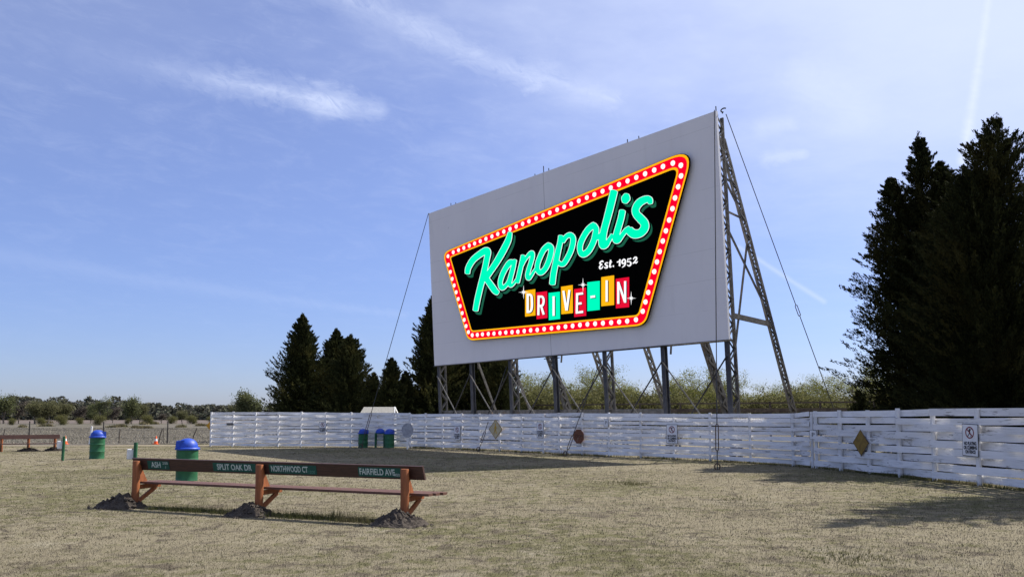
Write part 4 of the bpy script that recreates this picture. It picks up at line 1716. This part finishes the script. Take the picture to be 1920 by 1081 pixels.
# ------------------------------------------------------------------ trees
def quads_from(P, D, L, Wd, rg):
    """small leaf quads at P along directions D"""
    n = len(P)
    rnd = rg.normal(size=(n, 3))
    D = D / np.linalg.norm(D, axis=1, keepdims=True)
    sde = np.cross(D, rnd)
    sde /= np.linalg.norm(sde, axis=1, keepdims=True) + 1e-9
    a = sde * (Wd / 2)[:, None]
    v = np.empty((n, 4, 3))
    v[:, 0] = P - D * (L * 0.5)[:, None]
    v[:, 1] = P + a
    v[:, 2] = P + D * (L * 0.5)[:, None]
    v[:, 3] = P - a
    return v.reshape(-1, 3), np.arange(n * 4).reshape(n, 4)


def cedar_mesh(name, H, Rr, seed, nsp=900, per=60, leaf=0.17, tops=1, gap=0.3, shape=0.8, spiky=1.0):
    rg = np.random.default_rng(seed)
    t = rg.random(nsp) ** 0.85
    ph = rg.random(nsp) * 2 * math.pi
    k = [rg.random() * 6.28 for _ in range(6)]
    lump = 1 + 0.20 * np.sin(3 * ph + 7 * t + k[0]) + 0.15 * np.sin(5 * ph - 13 * t + k[1]) + 0.12 * np.sin(2 * ph + 23 * t + k[2])
    prof = Rr * ((1 - t) ** shape * 0.97 + 0.02) * np.minimum(1, 0.6 + t * 5)
    long_ = rg.random(nsp) < 0.16
    rad = prof * lump * np.where(long_, rg.uniform(1.0, 1.14, nsp), rg.uniform(0.45, 1.0, nsp))
    keep = rg.random(nsp) > gap * (np.sin(4 * ph + 11 * t + k[3]) > 0.35)
    t, ph, rad, long_ = t[keep], ph[keep], rad[keep], long_[keep]
    ax = np.zeros((len(t), 2))                       # leaders that make the top ragged
    lead = rg.integers(0, tops, len(t))
    for j in range(1, tops):
        a = rg.random() * 6.28
        sel = (lead == j)
        ax[sel] = np.array([math.cos(a), math.sin(a)]) * Rr * rg.uniform(0.25, 0.42) * np.clip(t[sel] * 2, 0, 1)[:, None]
        t[sel] *= rg.uniform(0.80, 0.95)
    n = len(t)
    zt = 0.02 * H + t * H * 0.96
    up = np.tan(np.radians(rg.uniform(20, 50, n))) * (0.5 + t * 0.8)
    tip = np.stack([ax[:, 0] + rad * np.cos(ph), ax[:, 1] + rad * np.sin(ph), zt], 1)
    base = np.stack([ax[:, 0] * 0.8, ax[:, 1] * 0.8, np.maximum(zt - rad * up, 0.1)], 1)
    s = rg.random((n, per)) ** 0.55
    P = base[:, None, :] + (tip - base)[:, None, :] * s[:, :, None]
    thick = (0.035 + 0.30 * (1 - s) * np.minimum(1, rad[:, None])) * np.where(long_, 0.6, 1.0)[:, None] * (0.6 + 0.4 * (1 - t[:, None]))
    P = P + rg.normal(size=P.shape) * thick[:, :, None]
    D = (tip - base)[:, None, :] / (np.linalg.norm(tip - base, axis=1)[:, None, None] + 1e-6) + rg.normal(size=P.shape) * 0.38 + np.array([0, 0, 0.3])
    P, D = P.reshape(-1, 3), D.reshape(-1, 3)
    # the leader's tip
    m2 = 140
    q_ = rg.random(m2)
    P2 = np.stack([rg.normal(size=m2) * 0.05, rg.normal(size=m2) * 0.05, H * (0.90 + 0.10 * q_)], 1)
    P = np.concatenate([P, P2])
    D = np.concatenate([D, rg.normal(size=(m2, 3)) * 0.6 + np.array([0, 0, 1.0])])
    ok = P[:, 2] > 0.02
    P, D = P[ok], D[ok]
    m_ = len(P)
    return quads_from(P, D, rg.uniform(0.7, 1.5, m_) * leaf, rg.uniform(0.22, 0.42, m_) * leaf, rg)


def cedar(label, loc, H, Rr, seed, group='cedar trees behind the fence', lm='cedar_leaf', **kw):
    root_ = thing('cedar_tree', label, 'tree', loc, 0, group)
    v, f_ = cedar_mesh('crown', H, Rr, seed, **kw)
    mesh_np('crown', v, f_, M[lm], root_)
    t = MB()
    t.tube([(0, 0, -0.1), (0.05, 0.03, H * 0.4), (0, 0, H * 0.85)], [0.03 * H * 0.6 + 0.05, 0.02 * H * 0.5, 0.02], 9)
    t.build('trunk', M['cedar_bark'], root_, smooth=40)
    return root_


def place(px, Y):
    p = at(px, HZ, Y)
    return (p.x, p.y, 0)


cA = cedar('tall dark cedar standing just right of the screen cable behind the near fence', place(1744, 33), 13.0, 2.8, 21, nsp=2600, per=115, leaf=0.12, tops=4, gap=0.3, lm='cedar_deep', shape=0.62)
cB = cedar('tallest dark cedar at the right edge of the view', place(1897, 29.5), 12.5, 3.6, 22, nsp=2800, per=115, leaf=0.12, tops=5, gap=0.3, lm='cedar_deep', shape=0.42)
cC = cedar('dark cedar beyond the right edge behind the near fence', (16.3, 20.3, 0), 14.3, 2.8, 23, nsp=900, per=60, tops=3, shape=0.6)
cD = cedar('dark cedar filling the gap behind the two tall right hand cedars', place(1835, 36), 11.6, 3.1, 24, nsp=1500, lm='cedar_deep', per=60, tops=2)
dup(cC, (22.0, 26.0, 0), 2.0, 0.85, 'dark cedar deep in the clump at the right edge')
cS = cedar('low dark cedar bush at the foot of the right hand cedars', place(1612, 39), 2.9, 0.85, 25, nsp=200, per=60, shape=0.5)

t1 = cedar('tall pointed cedar at the left end of the evergreen clump', place(564, 60), 9.0, 3.7, 31, nsp=1700, per=60, leaf=0.17, tops=1, gap=0.35, shape=0.82)
t2 = cedar('pointed cedar second from the left in the evergreen clump', place(628, 62), 8.1, 3.6, 32, nsp=1500, per=60, leaf=0.17, tops=1, gap=0.5, shape=0.75)
t2b = cedar('third cedar from the left, spreading widely over the fence left of the shed', place(655, 59), 7.4, 3.5, 35, nsp=1300, per=55, leaf=0.17, tops=1, gap=0.6, shape=0.7)
t3 = cedar('short rounded cedar just above the shed roof', place(733, 58), 5.7, 1.45, 33, nsp=800, per=50, leaf=0.18, shape=0.5)
t4 = cedar('dense tall cedar rising behind the left edge of the screen', place(812, 60), 10.4, 2.7, 34, nsp=1800, per=60, leaf=0.19, tops=2, gap=0.1, shape=0.62)
dup(t2, place(845, 64), 1.0, 1.2, 'dark cedar seen under the left part of the screen')
dup(t1, place(903, 62), 2.2, 0.95, 'dark cedar under the screen beside the second lattice leg')
dup(t2b, place(940, 60), 4.0, 0.86, 'cedar at the right end of the evergreens seen under the screen')
dup(t3, place(700, 61), 2.0, 0.85, 'low cedar filling the gap left of the short rounded cedar')
dup(t3, place(760, 59), 3.0, 0.85, 'low dark cedar between the shed roof and the screen')


def deciduous_mesh(H, seed, spread=0.9, leaves=5000, leaf=0.22, levels=4, trunk=0.25, nb=5, droop=0.0, leaf_r=0.3):
    """branch skeleton and the leaf quads round its twigs"""
    rg = np.random.default_rng(seed)
    b = MB()
    tips = []

    def grow(p, d, L, r, lev):
        pts, rad = [p], [r]
        q_ = p
        for k in range(3):
            d = d + Vector(rg.normal(size=3)) * 0.14 + Vector((0, 0, 0.05 - droop * (levels - lev) * 0.03))
            d.normalize()
            q_ = q_ + d * L / 3
            pts.append(q_)
            rad.append(r * (1 - 0.16 * (k + 1)))
            if lev < 2:
                tips.append((q_, d, L))
        b.tube(pts, rad, 5 if lev > 2 else 3, False)
        if lev == 0:
            return
        for k in range(nb if lev == levels else int(rg.integers(3, 5))):
            j = int(rg.integers(1, 4))
            a = rg.random() * 6.28
            e = Vector((math.cos(a), math.sin(a), 0))
            nd = (d * rg.uniform(0.5, 1.0) + e * spread * rg.uniform(0.6, 1.2) + Vector((0, 0, 0.15))).normalized()
            grow(pts[j], nd, L * rg.uniform(0.55, 0.8), rad[j] * 0.6, lev - 1)

    grow(Vector((0, 0, -0.05)), Vector((0, 0, 1)), trunk * H, 0.018 * H, levels)
    T = np.array([tuple(t[0]) for t in tips])
    zmax = T[:, 2].max()
    s = H / zmax
    idx = rg.integers(0, len(T), leaves)
    P = T[idx] * s + rg.normal(size=(leaves, 3)) * leaf_r
    P[:, 2] = np.maximum(P[:, 2], 0.1)
    D = rg.normal(size=(leaves, 3)) + np.array([0, 0, 0.2])
    v, f_ = quads_from(P, D, rg.uniform(0.6, 1.4, leaves) * leaf, rg.uniform(0.4, 0.8, leaves) * leaf, rg)
    b.v = [(x * s, y * s, z * s) for x, y, z in b.v]
    return b, v, f_


def deciduous(label, loc, H, seed, lm, group, name='spring_tree', bark='grey_bark', **kw):
    root_ = thing(name, label, 'tree', loc, 0, group)
    b, v, f_ = deciduous_mesh(H, seed, **kw)
    mesh_np('crown', v, f_, M[lm], root_)
    b.build('trunk', M[bark], root_)
    return root_


GRP = 'spring trees beyond the screen'
protos = [deciduous('pale yellow green spring tree beyond the screen', place(1010, 92), 6.4, 41, 'spring_leaf', GRP, leaves=13000, leaf=0.115, leaf_r=0.24, nb=7, trunk=0.16, spread=1.1),
          deciduous('loose yellow green spring tree beyond the screen', place(1150, 95), 6.0, 42, 'spring_leaf', GRP, leaves=12000, leaf=0.115, leaf_r=0.26, spread=1.3, nb=7, trunk=0.14),
          deciduous('half bare grey spring tree beyond the screen', place(1320, 90), 6.6, 43, 'spring_leaf', GRP, leaves=4500, leaf=0.10, leaf_r=0.2, nb=7, trunk=0.16, spread=1.1)]
LABS = ['pale yellow green spring tree beyond the screen', 'loose yellow green spring tree beyond the screen', 'half bare grey spring tree beyond the screen']
rs = random.Random(4)
slots = []
for i, px in enumerate(range(975, 1690, 27)):
    slots.append((px + rs.uniform(-8, 8), rs.uniform(84, 104), i))
for px, Y, i in slots:
    k = rs.choice((0, 0, 1, 1, 2, 2))
    s = rs.uniform(0.62, 1.08)
    if 1090 < px < 1125 or 1280 < px < 1330 or px > 1490:
        s *= 1.06
    if 1180 < px < 1250:
        s *= 0.9
    dup(protos[k], place(px, Y), rs.uniform(0, 6.28), s, LABS[k], s * rs.uniform(0.9, 1.05))
# brush that closes the view under their crowns
pb = deciduous('low brown green brush thicket under the spring trees', place(1000, 82), 3.0, 44, 'bush_leaf', 'brush thickets under the spring trees', name='brush_thicket', leaves=5200, leaf=0.2, leaf_r=0.5, spread=1.6, levels=3, trunk=0.2, nb=7)
for i, px in enumerate(range(960, 1700, 30)):
    dup(pb, place(px + rs.uniform(-10, 10), rs.uniform(78, 84)), rs.uniform(0, 6.28), rs.uniform(0.9, 1.25), 'low brown green brush thicket under the spring trees')

# trees across the pasture at left
GF = 'trees across the pasture'
f1 = deciduous('dense green tree at the far left edge of the pasture', place(8, 175), 5.7, 51, 'far_leaf', GF, name='pasture_tree', leaves=5200, leaf=0.30, leaf_r=0.42)
f2 = deciduous('grey brown bare tree beside the green tree across the pasture', place(36, 180), 5.0, 52, 'far_twig', GF, name='pasture_tree', leaves=3200, leaf=0.22, leaf_r=0.32)
f3 = deciduous('low rounded olive tree across the pasture', place(66, 170), 4.3, 53, 'far_olive', GF, name='pasture_tree', leaves=4200, leaf=0.26, leaf_r=0.45, spread=1.4, trunk=0.18)
f4 = deciduous('tall thin open topped tree in the middle of the pasture edge', place(189, 172), 5.6, 54, 'far_leaf', GF, name='pasture_tree', leaves=2000, leaf=0.25, leaf_r=0.28, spread=0.6)
f5 = deciduous('broad tree with an open crown left of the tall fence', place(247, 170), 5.3, 55, 'far_leaf', GF, name='pasture_tree', leaves=4200, leaf=0.27, leaf_r=0.36)
for src, px, Y, s, sz, lab in ((f3, 92, 172, 1.05, 1.0, 'second low olive tree across the pasture between the bare tree and the tall one'),
                               (f3, 118, 178, 0.95, 1.0, 'olive tree left of the leaning grey tree across the pasture'),
                               (f2, 150, 185, 0.85, 0.8, 'grey leaning bare tree left of the tall thin tree'),
                               (f5, 170, 180, 0.75, 0.75, 'grey green tree touching the tall thin tree on its left'),
                               (f2, 212, 190, 0.8, 0.75, 'bare grey tree right of the tall thin tree'),
                               (f3, 262, 176, 0.8, 0.95, 'small olive tree under the right side of the open crowned tree'),
                               (f3, 342, 178, 0.55, 0.62, 'lone small green tree on the far field near the fence end'),
                               (f2, 303, 186, 0.5, 0.45, 'small bare shrub on the far field'),
                               (f5, 478, 120, 0.95, 0.98, 'light green tree peeking over the tall fence beside the evergreens'),
                               (f3, 446, 140, 0.8, 0.85, 'small olive tree peeking over the tall fence'),
                               (f1, -40, 180, 1.0, 0.9, 'green tree beyond the left edge of the pasture')):
    dup(src, place(px, Y), rs.uniform(0, 6.28), s, lab, sz)


for i, px in enumerate(range(-10, 480, 41)):
    dup(pb, place(px + rs.uniform(-8, 8), rs.uniform(150, 176)), rs.uniform(0, 6.28), rs.uniform(0.3, 0.55), 'low scrub bush among the trees across the pasture')['group'] = 'scrub bushes across the pasture'


# distant woods that read as one mass
def woods():
    rg = np.random.default_rng(77)
    Ps, Ds = [], []
    for _ in range(900):
        y = rg.uniform(300, 440)
        x = rg.uniform(-0.75, -0.22) * y
        H_ = rg.choice((2.4, 3.4, 4.0, 4.6, 5.2, 6.6)) * rg.uniform(0.85, 1.1) * (1.2 if x / y < -0.45 else 0.85)
        n = 170
        a = rg.random(n) * 6.28
        q_ = rg.random(n)
        r_ = rg.uniform(2.5, 4.5) * np.sqrt(rg.random(n)) * (1 - 0.6 * q_)
        P = np.stack([x + r_ * np.cos(a), y + r_ * np.sin(a), 0.2 + H_ * q_ ** 0.8], 1)
        Ps.append(P)
    P = np.concatenate(Ps)
    D = rg.normal(size=P.shape)
    n = len(P)
    v, f_ = quads_from(P, D, rg.uniform(0.8, 1.9, n), rg.uniform(0.5, 1.1, n), rg)
    o = mesh_np('distant_woods', v, f_, M['far_wood_leaf'])
    o['kind'] = 'stuff'
    o['label'] = 'dark band of distant woods along the horizon beyond the pasture'


woods()


# ------------------------------------------------------------------ grass
def in_mound(P):
    bad = np.zeros(len(P), bool)
    for c_ in (BL + bx * -0.18 - ny * 0.18, BL + bx * (span / 2 - 0.06) - ny * 0.16, BR - ny * 0.16):
        bad |= ((P[:, 0] - c_.x) ** 2 + (P[:, 1] - c_.y) ** 2) < 0.36 ** 2
    return bad


def blades(P, hmin, hmax, wid, lean, rg):
    n = len(P)
    h = rg.uniform(hmin, hmax, n)
    a = rg.random(n) * 6.28
    l = rg.normal(size=n) * lean
    d = np.stack([np.cos(a) * l, np.sin(a) * l, np.ones(n)], 1)
    d /= np.linalg.norm(d, axis=1, keepdims=True)
    sd = np.stack([-np.sin(a + rg.normal(size=n)), np.cos(a), np.zeros(n)], 1)
    sd /= np.linalg.norm(sd, axis=1, keepdims=True)
    w = (wid * rg.uniform(0.6, 1.4, n))[:, None]
    v = np.empty((n, 3, 3))
    v[:, 0] = P - sd * w
    v[:, 1] = P + sd * w
    v[:, 2] = P + d * h[:, None]
    return v.reshape(-1, 3)


def lawn_grass():
    rg = np.random.default_rng(5)
    out = []
    for y0, y1, dens, w, h0, h1 in ((7.5, 12, 2200, 0.0028, 0.012, 0.045), (12, 18, 1000, 0.004, 0.012, 0.045), (18, 28, 300, 0.006, 0.012, 0.05), (28, 49, 60, 0.012, 0.012, 0.055)):
        area = 0.5 * (y0 + y1) * 1.32 * (y1 - y0)
        n = int(area * dens)
        y = np.sqrt(rg.uniform(y0 ** 2, y1 ** 2, n))
        x = rg.uniform(-0.66, 0.66, n) * y
        P = np.stack([x, y, np.zeros(n)], 1)
        P = P[~in_mound(P)]
        out.append(blades(P, h0, h1, w, 2.4, rg))
    v = np.concatenate(out)
    o = mesh_np('grass', v, np.arange(len(v)).reshape(-1, 3), M['blade'])
    o['kind'] = 'stuff'
    o['label'] = 'dry mown lawn grass covering the foreground'


lawn_grass()


def tall_grass():
    """longer grass left standing along the bench, the fence foot and a few green tufts"""
    rg = np.random.default_rng(6)
    out = []
    n = 9000
    t = rg.uniform(0.1, 1.0, n) * span
    dens = (np.sin(t * 5.1) + np.sin(t * 11.3 + 1)) * 0.5
    off = rg.normal(size=n) * 0.10 - 0.12
    P = np.stack([BL.x + bx.x * t + ny.x * off, BL.y + bx.y * t + ny.y * off, np.zeros(n)], 1)
    P = P[(rg.random(n) < 0.55 + 0.45 * dens) & ~in_mound(P)]
    out.append(blades(P, 0.03, 0.14, 0.004, 0.5, rg))
    for tt, k, hh_ in ((0.78, 160, 0.30), (0.70, 120, 0.18), (0.62, 90, 0.16), (0.33, 90, 0.14), (0.86, 80, 0.16)):
        c_ = BL + bx * span * tt - ny * 0.05
        P = np.stack([c_.x + rg.normal(size=k) * 0.09, c_.y + rg.normal(size=k) * 0.06, np.zeros(k)], 1)
        out.append(blades(P, 0.06, hh_, 0.004, 0.45, rg))
    for pts in (pM, pR):
        for a, b in zip(pts[:-1], pts[1:]):
            k = 420
            t = rg.random(k)
            P = np.stack([a.x + (b.x - a.x) * t + rg.normal(size=k) * 0.10, a.y + (b.y - a.y) * t + rg.normal(size=k) * 0.10 - 0.1, np.zeros(k)], 1)
            P = P[rg.random(k) < 0.3 + 0.7 * (np.sin(P[:, 0] * 2.3) > 0)]
            out.append(blades(P, 0.04, 0.16, 0.008, 0.5, rg))
    for px, py, k, sp_, hh_ in ((1175, 905, 260, 0.35, 0.08), (1190, 908, 200, 0.2, 0.07), (1052, 853, 160, 0.18, 0.38), (1600, 1045, 300, 0.3, 0.06), (1380, 935, 200, 0.35, 0.06)):
        c_ = G(px, py)
        P = np.stack([c_.x + rg.normal(size=k) * sp_, c_.y + rg.normal(size=k) * sp_, np.zeros(k)], 1)
        out.append(blades(P, 0.03, hh_, 0.006, 0.6, rg))
    v = np.concatenate(out)
    o = mesh_np('long_grass', v, np.arange(len(v)).reshape(-1, 3), M['green_blade'])
    o['kind'] = 'stuff'
    o['label'] = 'longer greenish grass along the bench and the fence foot'


tall_grass()


def pasture_grass():
    rg = np.random.default_rng(9)
    n = 60000
    y = np.sqrt(rg.uniform(53 ** 2, 120 ** 2, n))
    x = rg.uniform(-0.68, -0.33, n) * y
    P = np.stack([x, y, np.zeros(n)], 1)
    v = blades(P, 0.04, 0.16, 0.03, 1.2, rg)
    o = mesh_np('pasture_grass', v, np.arange(len(v)).reshape(-1, 3), M['dry_blade'])
    o['kind'] = 'stuff'
    o['label'] = 'rough dry pasture grass beyond the wire fence'


pasture_grass()
# weed clumps one can count in the pasture
rg = np.random.default_rng(12)
n = 420
P = np.stack([rg.normal(size=n) * 0.36, rg.normal(size=n) * 0.18, np.zeros(n)], 1)
v = blades(P, 0.15, 0.55, 0.05, 0.8, rg)
wc = mesh_np('weed_clump', v, np.arange(len(v)).reshape(-1, 3), M['weed'])
for i, (px, py, s) in enumerate(((211, 801, 1.0), (227, 800.5, 1.5), (255, 802.5, 1.2), (272, 803, 1.2), (270, 795.5, 1.8), (285, 795, 1.7), (340, 801, 1.3), (377, 798.5, 1.4), (85, 793, 2.0), (42, 801, 1.2), (87, 799, 1.3))):
    o = wc if i == 0 else wc.copy()
    if i:
        C.objects.link(o)
    p = G(px, py)
    o.location = (p.x, p.y, 0.02)
    o.scale = (s, s, s * 0.8)
    o.rotation_euler = (0, 0, i * 1.3)
    tag(o, 'dark weed clump out in the rough pasture', 'weeds', 'weed clumps in the pasture')
